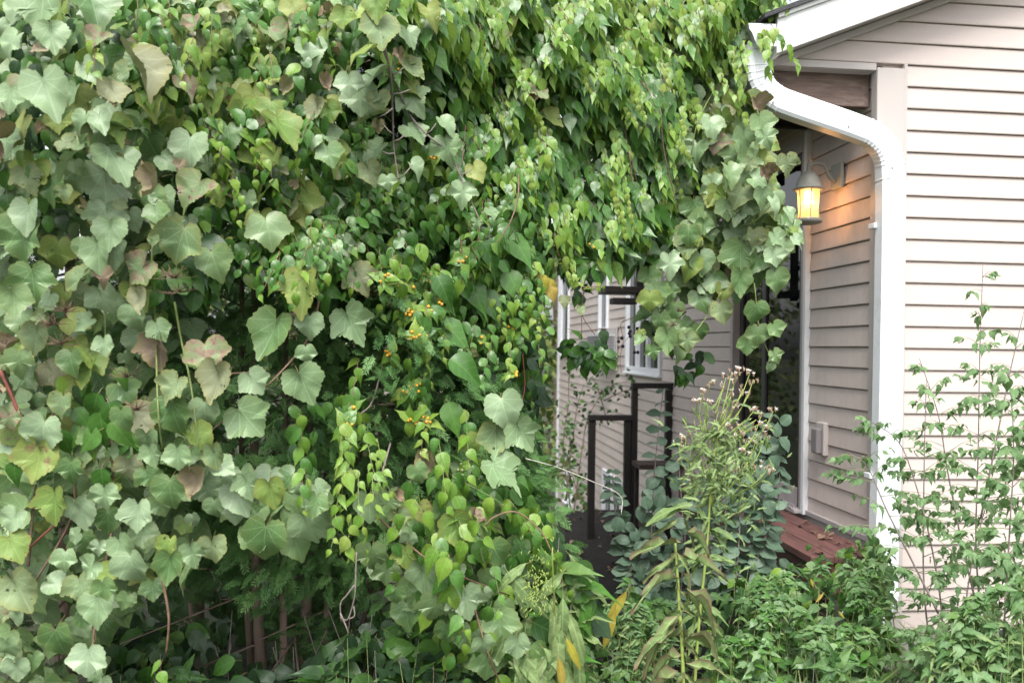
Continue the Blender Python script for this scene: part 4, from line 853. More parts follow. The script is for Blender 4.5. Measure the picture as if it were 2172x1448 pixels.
for a, b in (((833, 230), (800, 250)), ((834, 285), (812, 262)), ((836, 300), (860, 285)), ((832, 160), (860, 140)), ((845, 380), (875, 350)), ((905, 285), (925, 262)), ((975, 370), (1000, 360)), ((832, 200), (870, 190)), ((836, 325), (812, 322))):
    gv3.stem([at(a[0], a[1], 2.42), at((a[0] + b[0]) / 2, (a[1] + b[1]) / 2 + 3, 2.41), at(b[0], b[1], 2.42)], 0.0022, 0.0016, 'greytwig', 'petiole')
gv3.finish()
# grape vine at the corner of the eave
gv4 = Plant('grape_vine', gbase(1560, 3.7), 'grey-green grape vine hanging under the gutter and beside the lit wall lamp', 'grape vine')
RIGHT = [(1470, 209, 54, 10, 30, 'g1'), (1511, 270, 52, 20, 40, 'g1'), (1551, 121, 40, 0, 10, 'g4'), (1605, 229, 50, 30, 30, 'g3'), (1575, 266, 47, 20, 30, 'g2'), (1615, 266, 62, 20, 20, 'g0'), (1625, 293, 52, 30, 30, 'g1'), (1669, 350, 54, 10, 20, 'g2'), (1622, 371, 44, 20, 20, 'g3'),
    (1575, 297, 60, 0, 30, 'g1'), (1477, 350, 62, 10, 40, 'g1'), (1548, 371, 62, 20, 40, 'g0'), (1514, 398, 64, 20, 30, 'g1'), (1453, 394, 46, 0, 30, 'g1'), (1470, 445, 62, 0, 30, 'g0'), (1585, 455, 48, 10, 50, 'g1'), (1642, 437, 52, 40, 45, 'g1'), (1676, 454, 42, 40, 50, 'g1'), (1615, 421, 52, 0, 30, 'g1'),
    (1541, 445, 56, 10, 30, 'g0'), (1598, 507, 54, 0, 30, 'g2'), (1649, 510, 52, 40, 45, 'g1'), (1689, 514, 38, 40, 50, 'g1'), (1460, 500, 52, 0, 30, 'g0'), (1487, 560, 66, 10, 30, 'g1'), (1571, 547, 92, 0, 5, 'g0'), (1568, 598, 66, 0, 10, 'g0'), (1649, 597, 62, 15, 10, 'g0'), (1642, 545, 52, 20, 20, 'g1'),
    (1531, 662, 56, 15, 10, 'g2'), (1602, 665, 60, 0, 10, 'g0'), (1467, 598, 42, 20, 30, 'g1'), (1497, 615, 36, 30, 40, 'g1'), (1585, 733, 48, 0, 15, 'g0'), (1608, 711, 56, 0, 10, 'g0'), (1646, 699, 42, 30, 20, 'g0'), (1645, 755, 36, 30, 20, 'g0'), (1632, 780, 28, 0, 20, 'g1'), (1457, 724, 46, 10, 30, 'g2'),
    (1378, 588, 54, 10, 15, 'g0'), (1422, 562, 60, 10, 40, 'g1'), (1484, 575, 60, 10, 30, 'g1'), (1378, 638, 54, 0, 5, 'g4'), (1360, 706, 20, 0, 10, 'g4'), (1356, 722, 32, -40, 40, 'g0'), (1385, 745, 38, 15, 10, 'g0'), (1416, 722, 62, 0, 20, 'g0'), (1453, 722, 56, 10, 20, 'g0'), (1232, 658, 22, 0, 50, 'g2'), (1197, 640, 30, 0, 60, 'g2'),
    (1430, 660, 46, 0, 20, 'g0'), (1400, 680, 44, 0, 30, 'g0'), (1420, 620, 46, 10, 30, 'g0')]
for a in RIGHT: placed(gv4, *a[:6], off=random.uniform(-0.05, 0.03), d=D(a[0], a[1]) * (0.97 if a[0] > 1600 else 1))
EP = [(1440, 90), (1540, 100), (1590, 200), (1640, 330), (1640, 420), (1690, 480), (1650, 560), (1560, 610), (1470, 600), (1420, 480), (1420, 250)]
fill(gv4, EP, 230, ['g0', 'g1', 'g0', 'g2', 'g4'], (0.055, 0.11), 0.09, base=0.02)
fill(gv4, EP, 420, ['gl'], (0.06, 0.11), 0.28, base=0.1, prio=-3)
fill(gv4, [(1370, 580), (1480, 570), (1500, 690), (1440, 760), (1380, 740)], 26, ['g0'], (0.06, 0.1), 0.1, base=0.03)
fill(gv4, [(1460, -60), (1600, -60), (1560, 60), (1560, 150), (1440, 130)], 50, ['g4', 'g1', 'g0'], (0.05, 0.09), 0.09)
for pts in ([(1520, 180), (1480, 260), (1465, 340), (1455, 420)], [(1530, 620), (1500, 670), (1460, 715), (1400, 722)], [(1640, 430), (1600, 470), (1560, 480)], [(1600, 600), (1612, 700), (1640, 770)], [(1500, 120), (1550, 60), (1580, 10)]):
    gv4.stem(spline([at(x, y, D(x, y)) for x, y in pts], 5), 0.003, 0.0018, 'greenstem')
for x, y in ((1334, 694), (1337, 702), (1335, 707), (1337, 713), (1319, 717), (1312, 724), (1321, 734), (1352, 697), (1346, 747), (1353, 747), (1392, 703), (1386, 708), (1400, 706)):
    MB().lathe([(0.001, -.0075), (.005, -.006), (.0078, 0), (.005, .006), (.001, .0075)], at(x, y, 3.4), 10).build('grape', M['grape'], gv4.root, True)
for pts in ([(1358, 670), (1318, 684), (1322, 720), (1315, 760), (1318, 788)], [(1358, 670), (1318, 684)], [(1360, 690), (1336, 712), (1322, 728)]): gv4.stem(spline([at(x, y, 3.4) for x, y in pts], 4), 0.0013, 0.001, 'cane')
for x, y in ((1440, 660), (1430, 690), (1460, 712)): lacy(gv4, x, y, 30, 3.3)
gv4.finish()
# ------------------------------------------------------------------ bittersweet and other small leaved climbers
def berries(pl, x, y, n, d, s=0.0053):
    for i in range(n):
        p = at(x + random.gauss(0, 8), y + random.gauss(0, 6), d + random.uniform(-.01, .01)); o = bpy.data.objects.new('berry', BERRY); put(o, pl.root, Matrix.Translation(p) @ Matrix.Scale(s * random.uniform(.85, 1.15), 4))
bm = bmesh.new(); bmesh.ops.create_icosphere(bm, subdivisions=2, radius=1); BERRY = bpy.data.meshes.new('berry'); bm.to_mesh(BERRY); bm.free(); BERRY.materials.append(M['berry']); BERRY.polygons.foreach_set('use_smooth', [True] * len(BERRY.polygons))
bs1 = Plant('bittersweet_vine', gbase(900, 3.0), 'bright green climbing vine with clusters of yellow berries hanging in the middle', 'climbing vine')
CEN = [(740, 300), (1180, 300), (1160, 590), (1110, 720), (1010, 745), (940, 660), (870, 600), (800, 570), (700, 560), (660, 500)]
fill(bs1, CEN, 950, ['b0', 'a1', 'b1', 'a1'], (0.045, 0.075), 0.13, base=0.0, holes=[[(880, 490), (960, 500), (950, 590), (890, 590)], [(700, 590), (800, 590), (820, 700), (740, 720)]])
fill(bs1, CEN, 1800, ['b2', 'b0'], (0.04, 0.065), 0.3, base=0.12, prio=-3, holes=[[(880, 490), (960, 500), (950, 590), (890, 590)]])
for x, y in samples(CEN, 70): strand(bs1, x, y - 40, random.uniform(0.15, 0.3), random.uniform(-15, 25), ['b0', 'b1', 'b0', 'a1'], (0.04, 0.065), 0.028, off=-0.05)
for (x, y, n) in ((860, 600, 3), (905, 590, 4), (868, 665, 9), (880, 712, 8), (898, 708, 3), (832, 748, 7), (930, 645, 4), (980, 540, 2), (985, 555, 2), (910, 655, 3), (1075, 690, 5), (1030, 725, 2), (1095, 790, 3), (860, 828, 5), (895, 822, 5), (905, 892, 8), (870, 890, 4), (745, 870, 3), (925, 325, 5), (860, 138, 3), (995, 227, 2), (815, 590, 3), (735, 905, 3), (1255, 520, 2)):
    d = D(x, y) - 0.06; berries(bs1, x, y, n, d)
    for i in range(5 if n > 2 else 2):
        a = random.uniform(0, 360); e = random.uniform(0, 50)
        bs1.leaf(random.choice(['b1', 'b1', 'b3', 'b0']), at(x, y, d + 0.01), side(a) + CB * 0.2, CB * math.cos(math.radians(e)) + UPZ * math.sin(math.radians(e)) + rv(.2), random.uniform(0.045, 0.06), 8)
for (x, y, L, a) in ((850, 560, .2, 0), (900, 600, .22, 10), (880, 640, .25, 15), (870, 760, .22, 10), (740, 850, .2, 0), (930, 560, .3, 10), (1000, 520, .28, 20), (1050, 560, .25, 15), (1080, 640, .25, 0), (760, 760, .2, -10), (900, 800, .25, 5), (640, 880, .2, 0), (640, 1000, .1, 0), (1110, 560, .25, 10)):
    strand(bs1, x, y, L, a, ['b1', 'b0'], (0.045, 0.065), 0.026, off=-0.06, prio=6, tipkeys=['b3'])
for a in ((985, 160, 60, 15), (1040, 540, 66, 35), (1100, 520, 70, 40), (1010, 620, 64, 30), (960, 700, 70, 50), (940, 610, 60, 30), (985, 780, 74, 60), (960, 880, 60, 20), (1090, 600, 66, 30), (1040, 640, 60, 25)):
    placed(bs1, a[0], a[1], a[2] * 1.35, a[3], 35, 'a1', off=-0.08)
fill(bs1, [(710, 830), (770, 830), (770, 960), (730, 950)], 18, ['b0', 'b1'], (0.04, 0.06), 0.08)
fill(bs1, [(580, 860), (700, 800), (700, 900), (640, 1000), (600, 980)], 18, ['b0', 'b2'], (0.04, 0.06), 0.06, base=0.1)
for x, y in ((1165, 605), (1150, 595), (1170, 615)): placed(bs1, x, y, 46, 20, 20, 'y0', off=-.06)
bs1.stem(spline([at(x, y, D(x, y) - .02) for x, y in ((815, 760), (790, 850), (762, 880))], 4), .003, .002, 'greytwig'); bs1.stem(spline([at(x, y, D(x, y) - .02) for x, y in ((828, 940), (805, 1020), (790, 1055))], 4), .003, .002, 'greytwig')
bs1.stem(spline([at(x, y, D(x, y) - .06) for x, y in ((1100, 370), (1098, 420), (1078, 480), (1040, 530))], 4), .003, .002, 'cane')
bs1.finish()
# lime shoot in front of the evergreen
bs2 = Plant('bittersweet_vine', gbase(760, 2.6), 'lime green young vine shoots hanging in front of the fine dark evergreen', 'climbing vine')
for (x, y, L, a) in ((770, 900, .2, 10), (745, 940, .26, -5), (760, 1000, .24, -5), (800, 930, .16, 5), (735, 980, .24, 0), (745, 1090, .12, -10), (725, 900, .12, 0), (790, 1000, .12, 20)):
    strand(bs2, x, y, L, a, ['b3', 'a3', 'd1', 'b1'], (0.03, 0.065), 0.027, off=-0.08 + random.uniform(-.04, .06), stem='greenstem', prio=6, wig=.6, hang=1.2)
for (x, y, L, a) in ((880, 1060, .25, 30), (960, 1020, .3, 10), (920, 1130, .3, 20), (1000, 1080, .3, 30), (1080, 1060, .25, 40), (1140, 1090, .25, 25), (950, 1180, .25, 10), (840, 1090, .2, 0), (990, 870, .2, 0), (930, 930, .2, 10), (960, 1010, .3, 60)):
    strand(bs2, x, y, L, a, ['a1', 'b1', 'a3'], (0.05, 0.085), 0.04, off=-0.05, stem='greenstem', prio=5)
bs2.stem(spline([at(x, y, 2.25) for x, y in ((1030, 1115), (1045, 1098), (1080, 1085), (1110, 1092), (1150, 1130), (1170, 1170))], 4), .0025, .0018, 'cane')
fill(bs2, [(860, 1000), (1080, 960), (1200, 1150), (1230, 1400), (1000, 1460), (880, 1300)], 260, ['a1', 'b0', 'b0', 'b1'], (0.045, 0.075), 0.16, base=0.03)
for (x, y, L, a) in ((450, 30, .1, 0), (470, 330, .15, 30), (430, 110, .14, 0), (410, 80, .12, -10), (470, 310, .15, -20), (340, 1400, .05, 0), (200, 90, .1, 0)):
    strand(bs2, x, y, L, a, ['b3', 'b1', 'a3'], (0.035, 0.055), 0.022, off=-0.06, prio=6)
bs2.finish()
# left, small bright leaves between the grape leaves
bs3 = Plant('bittersweet_vine', gbase(500, 2.8), 'glossy small-leaved climber showing between the grape leaves above the dark gap', 'climbing vine')
for P_, n, ks in ((P0, int(n0 * .62), k0 + ['a1', 'a1']) for P0, n0, k0 in (([(240, -60), (560, -60), (560, 200), (420, 420), (320, 300), (230, 100)], 260, ['b0', 'b0', 'a1', 'b1']), ([(430, 330), (800, 300), (830, 520), (700, 640), (560, 600), (430, 560), (400, 430)], 520, ['b0', 'b0', 'b2', 'b1']),
                  ([(0, 300), (90, 330), (90, 440), (0, 430)], 24, ['b0', 'b1']), ([(300, 560), (480, 520), (440, 640), (400, 640), (340, 620)], 80, ['b0', 'b2']), ([(130, 780), (260, 780), (300, 1000), (190, 980), (120, 900)], 50, ['b0', 'b2', 'b1']), ([(560, -60), (740, -60), (760, 300), (580, 300)], 200, ['b0', 'a1', 'b1']))):
    fill(bs3, P_, n, ks, (0.05, 0.085), 0.1, base=0.03)
for x, y in samples([(240, -80), (760, -80), (780, 250), (700, 330), (420, 420), (300, 200)], 40): strand(bs3, x, y - 30, random.uniform(.1, .2), random.uniform(-30, 30), ['b0', 'b1', 'a1'], (0.04, 0.07), 0.028, off=-0.01, prio=4, tipkeys=['a3'])
for x, y in samples([(430, 440), (760, 420), (740, 560), (560, 560)], 16): strand(bs3, x, y - 20, random.uniform(.1, .18), random.uniform(-30, 30), ['b0', 'b0', 'b1'], (0.04, 0.06), 0.025, off=0.0, prio=4)
for a in ((200, 860, 80, -20), (240, 880, 80, 20), (215, 905, 90, 0), (190, 930, 80, -50), (255, 915, 80, 35), (30, 1000, 60, 0), (216, 1020, 76, 0)): placed(bs3, a[0], a[1], a[2], a[3], 20, 'a1', off=-0.02)
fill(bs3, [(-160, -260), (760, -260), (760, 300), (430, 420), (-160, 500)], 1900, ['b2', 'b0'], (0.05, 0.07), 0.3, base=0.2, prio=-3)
fill(bs3, [(-220, -260), (1120, -260), (1100, 1150), (-220, 1250)], 2200, ['b2'], (0.09, 0.13), 0.25, prio=-9, dfun=lambda x, y: 4.15)  # added deep layer of dark leaves, keeps bright background out of the gaps
bs3.finish()
# the cascading mass over the middle top
bs4 = Plant('climbing_vine', gbase(1150, 3.6), 'dense mass of small pointed leaves cascading over the top centre', 'climbing vine')
TOP = [(720, -240), (1250, -240), (1330, 0), (1300, 200), (1330, 420), (1180, 420), (960, 330), (860, 180), (760, 100)]
fill(bs4, TOP, 1500, ['d0', 'd0', 'd0', 'd0', 'd1'], (0.06, 0.11), 0.12, lean=32, elev=(-5, 45))
fill(bs4, [(720, -200), (1250, -200), (1290, 60), (1100, 130), (800, 60)], 260, ['d1', 'd1', 'b3'], (.06, .10), .05, base=-.03, elev=(0, 50))  # brighter leaves over the top: sky highlights put into the leaf colour
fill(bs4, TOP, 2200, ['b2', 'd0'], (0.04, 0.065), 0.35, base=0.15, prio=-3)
for x, y in samples(TOP, 110): strand(bs4, x, y - 30, random.uniform(.18, .4), random.uniform(5, 45), ['d0', 'd0', 'd0', 'd0'] if y > 130 else ['d1', 'd0', 'd0', 'd1'], (0.065, 0.11), 0.03, droop=True, off=-0.05, prio=3, tipkeys=['d1', 'd1'])
for (x, y, L, a) in ((1030, 0, .5, 30), (1060, 60, .45, 25), (1100, 150, .45, 30), (1140, 20, .4, 40), (1190, 60, .5, 40), (1090, 250, .3, 20), (1150, 330, .45, 5), (1170, 420, .3, 8), (1195, 450, .25, 10), (1010, 120, .3, 20)):
    strand(bs4, x, y, L, a, ['d1', 'd1'], (0.045, 0.075), 0.025, droop=True, off=-0.1, prio=6, tipkeys=['b3'])
for a in ((1110, 110, 60, 50, 50, 'g2'), (1140, 190, 60, 50, 50, 'g2'), (1160, 130, 56, 50, 50, 'g1'), (1130, 210, 30, 0, 20, 'g3'), (1080, 50, 50, 20, 40, 'g4'), (1060, 90, 50, 20, 40, 'g2'), (1170, 255, 60, 60, 50, 'g4'), (1090, 10, 40, 20, 50, 'g4')): placed(bs4, *a, off=-0.06)
for pts in ([(1010, 30), (1030, 100), (1050, 180), (1075, 230)], [(990, 170), (988, 250), (980, 350)]): bs4.stem(spline([at(x, y, D(x, y) - .05) for x, y in pts], 5), .0028, .002, 'cane')
bs4.finish()
bs5 = Plant('climbing_vine', gbase(1400, 4.0), 'trailing climber of small leaves forming an arch over the path towards the gutter', 'climbing vine')
ARCH = [(1250, -240), (1700, -240), (1650, 15), (1560, 30), (1530, 90), (1460, 160), (1440, 420), (1450, 540), (1340, 560), (1190, 575), (1180, 400), (1300, 380), (1290, 100)]
HOLE = [[(1235, 345), (1290, 345), (1300, 410), (1240, 420)]]
fill(bs5, ARCH, 1400, ['d0', 'd0', 'd0', 'd0', 'd1'], (0.06, 0.11), 0.12, lean=32, elev=(-5, 45), holes=HOLE)
fill(bs5, [(1250, -200), (1660, -200), (1640, 10), (1500, 100), (1300, 90)], 300, ['d1', 'd1', 'b3'], (.06, .10), .05, base=-.03, elev=(0, 50))  # top of the arch overlaid with brighter leaves, highlights painted by colour
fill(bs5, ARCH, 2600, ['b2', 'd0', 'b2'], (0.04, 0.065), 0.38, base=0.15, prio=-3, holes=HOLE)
for x, y in samples([(1250, -200), (1680, -240), (1600, 40), (1460, 100), (1420, 400), (1400, 480), (1200, 500), (1200, 400), (1300, 380)], 100): strand(bs5, x, y - 30, random.uniform(.18, .4) if y < 330 else random.uniform(.08, .14), random.uniform(5, 45), ['d0', 'd0', 'd0'] if y > 120 else ['d1', 'd0', 'b3'], (0.065, 0.105), 0.03, droop=True, off=-0.05, prio=3, tipkeys=['d1', 'd1'])
for (x, y, L, a) in ((1240, 0, .5, 30), (1330, 60, .4, 60), (1310, 20, .4, 35), (1430, 20, .4, 45), (1380, 90, .4, 30), (1290, 240, .45, 30), (1250, 250, .4, 25), (1340, 170, .4, 35), (1370, 270, .4, 15), (1420, 260, .3, 0), (1500, 10, .3, 30), (1540, 0, .12, 40), (1500, 110, .35, 30), (1300, 330, .3, 10), (1440, 150, .25, 10), (1640, 5, .05, 20)):
    strand(bs5, x, y, L, a, ['d1', 'd1'], (0.045, 0.07), 0.025, droop=True, off=-0.1, prio=6, tipkeys=['b3'])
P_ = spline([at(x, y, 3.05) for x, y in ((1172, 500), (1190, 550), (1215, 590), (1235, 608), (1262, 608), (1282, 604))], 5); bs5.stem(P_, .0022, .0015, 'cane')
for i in range(20):
    p = P_[int(i * (len(P_) - 1) / 19)]; bs5.leaf('b3', p, side(random.uniform(-160, 160)), CB + UPZ * .5 + rv(.4), 0.026, 7)
for (x, y) in ((1320, 300), (1335, 420), (1400, 330)): bs5.stem(spline([at(x, y - 100, 3.2), at(x + 10, y, 3.25), at(x + 40, y + 120, 3.3)], 5), .003, .002, 'cane')
for pts in ([(1222, 610), (1233, 670), (1234, 720)], [(1240, 610), (1234, 665), (1262, 710)], [(1262, 700), (1280, 695)]): bs5.stem(spline([at(x, y, 3.2) for x, y in pts], 4), .002, .0015, 'cane')
fill(bs5, [(1200, 560), (1290, 545), (1280, 620), (1240, 640), (1210, 620)], 16, ['b2', 'd0'], (.045, .06), .05, dfun=lambda x, y: 3.15)
fill(bs5, [(1480, 40), (1570, 40), (1585, 110), (1560, 170), (1480, 200)], 150, ['d0', 'a1', 'b2'], (.05, .08), .15, dfun=lambda x, y: 3.55)
bs5.finish()
cl = Plant('hanging_sprig', at(1240, 612, 3.25), 'round-leaved sprig dangling alone in the opening in front of the air conditioner', 'hanging sprig')
fill(cl, [(1205, 715), (1280, 690), (1290, 770), (1250, 785), (1205, 750)], 44, ['b0', 'b2', 'b0'], (0.05, 0.068), 0.03, dfun=lambda x, y: 3.2, lean=60)
fill(cl, [(1420, 740), (1500, 740), (1500, 800), (1440, 805)], 22, ['b2', 'b0'], (0.05, 0.07), 0.04, dfun=lambda x, y: 3.6)
cl.finish()
# dark shaded vine at the left jamb of the opening
sv = Plant('shaded_vine', gbase(1100, 3.6), 'dark shaded vine with large drooping pointed leaves at the left of the path opening', 'climbing vine')
JD = lambda x, y: 3.05 + (x - 1100) * 0.0012
JP = [(940, 640), (1120, 620), (1140, 760), (1130, 880), (1140, 1000), (1150, 1090), (1110, 1120), (980, 900)]
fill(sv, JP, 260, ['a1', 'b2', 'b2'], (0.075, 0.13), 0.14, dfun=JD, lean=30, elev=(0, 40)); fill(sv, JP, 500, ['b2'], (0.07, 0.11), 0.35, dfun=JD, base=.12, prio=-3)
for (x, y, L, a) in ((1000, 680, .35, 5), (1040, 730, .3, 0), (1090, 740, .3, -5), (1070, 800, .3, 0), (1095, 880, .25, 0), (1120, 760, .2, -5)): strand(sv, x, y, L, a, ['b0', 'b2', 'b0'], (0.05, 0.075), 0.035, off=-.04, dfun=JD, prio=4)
sv.stem(spline([at(x, y, 3.0) for x, y in ((1108, 750), (1112, 830), (1085, 900), (1080, 930))], 4), .003, .002, 'redcane'); sv.stem(spline([at(x, y, 3.0) for x, y in ((1000, 850), (1012, 900), (1022, 1000))], 4), .003, .002, 'cane')
sv.finish()
# ================================================================== UNDERGROWTH
def bush(name, label, cat, base, P, n, keys, size, d0, d1, stems, holes=(), group=None, n2=0, lean=60, elev=(20, 75), stem='greenstem', fan=0.25):
    b = Plant(name, base, label, cat, group); B = Vector(base)
    y0 = min(p[1] for p in P); y1 = max(p[1] for p in P)
    df = lambda x, y: d1 + (d0 - d1) * (y - y0) / (y1 - y0)
    global CLUMP
    CLUMP = True; fill(b, P, n, keys, size, 0.10, dfun=df, lean=lean, elev=elev, holes=holes); 
    CLUMP = False
    if n2: fill(b, P, n2, ['b2'] + keys[:1], size, 0.3, dfun=df, base=.12, prio=-3, lean=lean, elev=elev)  # back layer mixes in dark leaf colour, painting shade into the gaps
    for x, y in samples(P, max(3, n // 18), holes):      # a few long bare or dry stems poking out
        e = at(x + random.gauss(0, 30), y - random.uniform(0, 70), df(x, y) - .05); b.stemstuff([e - UPZ * .5 + CR * random.gauss(0, .1), e - UPZ * .2 + CR * random.gauss(0, .02), e], .0018, .0007, random.choice(['cane', 'greytwig', 'greenstem']))
    for x, y in samples(P, stems, holes):
        e = at(x, y, df(x, y) + 0.03); s0 = Vector((e.x + random.gauss(0, fan) * .3, e.y + random.gauss(0, fan) * .3, ground_z(e.x, e.y) - 0.02)); m_ = s0.lerp(e, .5) + rv(.04)
        b.stemstuff(spline([s0, m_, e], 4), .003, .0015, stem)
        for k in range(5):      # whorls of leaves at the shoot tip
            for q in (0, 1): 
                a = random.uniform(0, 360); b.leaf(random.choice(keys), s0.lerp(e, 1 - k * .05), side(a) * .9 + CB * .5, UPZ + CB * .5 + rv(.3), random.uniform(*size), 2 - k * .2)
    return b
def upshoots(b, P, n, keys, size, dfun, L=(.25, .55), stem='greenstem', gap=.028, prio=5):
    global CLUMP
    CLUMP = True; S_ = samples(P, n); CLUMP = False
    for x, y in S_:
        d = dfun(x, y); e = at(x, y, d); l = random.uniform(*L); s0 = e - UPZ * l + CR * random.gauss(0, .06) + CB * random.gauss(0, .05)
        bend = CR * random.gauss(0, .06); pts = spline([s0, s0.lerp(e, .5) + bend * .5, e + bend * .3, e + bend + CR * random.gauss(0, .02)], 5); b.stemstuff(pts, .0022, .0009, stem)
        m_ = int(l / gap); 
        for i in range(m_):
            t = i / m_; q = .25 + .75 * t; k = min(int(q * (len(pts) - 1)), len(pts) - 2); p = pts[k]
            for s_ in (-1, 1):
                if random.random() < .15: continue
                a = random.uniform(45, 100); b.leaf(random.choice(keys), p, side(s_ * a) + CB * random.uniform(-.7, .9), UPZ + CB * random.uniform(.2, .9) + rv(.25), random.uniform(*size) * (1.15 - .55 * t), prio + random.random())
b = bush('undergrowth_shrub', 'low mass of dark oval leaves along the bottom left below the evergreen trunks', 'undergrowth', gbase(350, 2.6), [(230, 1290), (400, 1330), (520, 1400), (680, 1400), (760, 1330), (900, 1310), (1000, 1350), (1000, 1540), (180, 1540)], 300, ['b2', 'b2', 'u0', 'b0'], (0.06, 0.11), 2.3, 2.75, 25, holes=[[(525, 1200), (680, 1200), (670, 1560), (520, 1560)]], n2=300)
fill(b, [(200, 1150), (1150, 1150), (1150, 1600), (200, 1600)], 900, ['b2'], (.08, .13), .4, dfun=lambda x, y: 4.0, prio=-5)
for i in range(16):
    x = random.uniform(480, 780); e = at(x + random.uniform(-60, 60), random.uniform(1290, 1400), 2.7); s0 = at(x, 1560, 2.8); b.stem(spline([s0, s0.lerp(e, .5) + rv(.03), e], 3), .003, .0012, 'greytwig', 'twig')
b.finish()
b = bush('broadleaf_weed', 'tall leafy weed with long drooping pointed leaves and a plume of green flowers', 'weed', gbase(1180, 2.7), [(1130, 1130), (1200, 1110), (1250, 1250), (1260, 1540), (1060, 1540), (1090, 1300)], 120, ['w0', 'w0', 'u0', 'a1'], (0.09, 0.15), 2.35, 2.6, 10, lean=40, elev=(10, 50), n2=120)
for i in range(20):
    x, y = 1165 + random.uniform(-90, 60), random.uniform(1180, 1420); b.leaf('w0', at(x, y, 2.4), side(random.uniform(-60, 60)) + CB * .3, CB + UPZ * .6 + rv(.2), random.uniform(.13, .19), 6)
for i in range(140):
    x, y = 1140 + random.gauss(0, 16), 1235 + random.gauss(0, 36); p = at(x, y, 2.3); b.stemstuff([p, p + Vector((random.gauss(0, .008), 0, -.012))], .0014, .0008, 'weedstem', 3)
b.stem(spline([at(1190, 1500, 2.5), at(1180, 1350, 2.42), at(1172, 1200, 2.32), at(1172, 1160, 2.32)], 4), .004, .002, 'weedstem')
for x, y, t in ((1200, 1385, 25), (1185, 1425, 8)): b.leaf('yl', at(x, y - 35, 2.35), side(t), CB + UPZ * .3, .12, 9)
b.finish()
# glaucous honeysuckle stems
hn = Plant('honeysuckle_shrub', gbase(1370, 4.2), 'young shrub with blue-green paired round leaves on thin stems before the black railing', 'shrub')
for pts, n in (([(1420, 1300), (1385, 1180), (1385, 1050), (1395, 930), (1407, 825)], 13), ([(1350, 1280), (1318, 1150), (1302, 1060), (1300, 1000)], 9), ([(1440, 1300), (1450, 1150), (1440, 980), (1445, 930)], 10), ([(1380, 1340), (1350, 1230), (1330, 1160)], 6), ([(1480, 1300), (1500, 1150), (1480, 1040)], 8), ([(1340, 1330), (1330, 1250), (1345, 1150)], 6), ([(1620, 1250), (1620, 1100), (1590, 980), (1640, 880)], 12), ([(1560, 1250), (1570, 1080), (1560, 960)], 10), ([(1600, 1200), (1650, 1060), (1650, 950)], 8), ([(1520, 1260), (1540, 1100), (1520, 980)], 8)):
    P_ = spline([at(x, y, 3.75 - (0.25 if x > 1500 else 0)) for x, y in pts], 5); hn.stem(P_, .004, .0015, 'greytwig')
    for i in range(n + 3):
        q = min(1, i / (n + 2)) * (len(P_) - 1); k = min(int(q), len(P_) - 2); p = P_[k].lerp(P_[k + 1], q - k)
        for s_ in (-1, 1): hn.leaf('h0', p, side(s_ * random.uniform(60, 110)) + CB * random.uniform(-.3, .6), CB * random.uniform(.3, 1) + UPZ + rv(.2), random.uniform(.055, .085) * (1 if i < n + 1 else .6), 5)
fill(hn, [(1590, 880), (1660, 900), (1650, 1080), (1600, 1060)], 34, ['h0'], (.055, .08), .06, dfun=lambda x, y: 3.45, lean=80)
fill(hn, [(1300, 1100), (1400, 1000), (1640, 1030), (1660, 1200), (1500, 1330), (1330, 1330)], 240, ['h0'], (.055, .08), .15, dfun=lambda x, y: 3.6, lean=80, base=.05)
hn.finish()
# thistle-like weed with fluffy seed heads
sw = Plant('flowering_weed', gbase(1500, 3.1), 'tall yellow-green weed topped with fluffy brown and white seed heads', 'weed')
WD = 2.75
main = spline([at(x, y, WD) for x, y in ((1470, 1520), (1480, 1350), (1500, 1150), (1510, 1000), (1525, 900))], 6); sw.stem(main, .006, .003, 'weedstem', 'stalk', 7)
heads = [(1490, 830), (1480, 850), (1505, 815), (1540, 800), (1552, 790), (1568, 785), (1590, 792), (1598, 805), (1560, 805), (1535, 820), (1575, 825), (1585, 835), (1550, 835), (1600, 870), (1615, 880), (1640, 872), (1620, 900), (1595, 905), (1630, 990), (1605, 985), (1575, 985), (1560, 990), (1445, 930), (1455, 922), (1465, 945), (1440, 945), (1500, 850), (1525, 870), (1560, 860), (1625, 920), (1585, 930), (1545, 905), (1605, 930), (1570, 900), (1540, 880), (1632, 1000), (1570, 915), (1580, 955)]
for k_ in range(9):
    hx = 1450 + k_ * 22; sw.stemstuff(spline([at(1512, 1080 - k_ * 5, WD), at(1495 + k_ * 7, 1000, WD), at(1512 + (hx - 1530) * .55, 930, WD), at(hx, 890, WD)], 4), .003, .0014, 'weedstem', 4)
for hx, hy in heads:
    bx_, by_ = 1512 + (hx - 1530) * random.uniform(.35, .6), min(1050, hy + random.uniform(40, 120)); dd = WD + random.uniform(-.08, .08); p1 = at(hx, hy, dd)
    sw.stemstuff(spline([at(bx_, by_, WD), at((bx_ + hx) / 2 + (hx - 1540) * .12, (by_ + hy) / 2, WD), p1], 4), .0022, .0011, 'weedstem', 4)
    for i in range(4):
        q = at(hx + random.uniform(-10, 10), hy + random.uniform(-8, 8), dd); MB().lathe([(.001, -.010), (.0032, -.006), (.0035, 0), (.0022, .003)], q, 6).build('seed_head', M['bud'], sw.root, True)
        f = MB()
        for j in range(9):
            v = (rv(1) + UPZ * .8).normalized() * random.uniform(.006, .011); o_ = v.orthogonal().normalized() * .0022; f.add([q + Vector((0, 0, .002)) - o_, q + Vector((0, 0, .002)) + o_, q + v + Vector((0, 0, .002))], [(0, 1, 2)])
        f.build('seed_fluff', M['fluff'] if random.random() < .6 else M['bud'], sw.root)
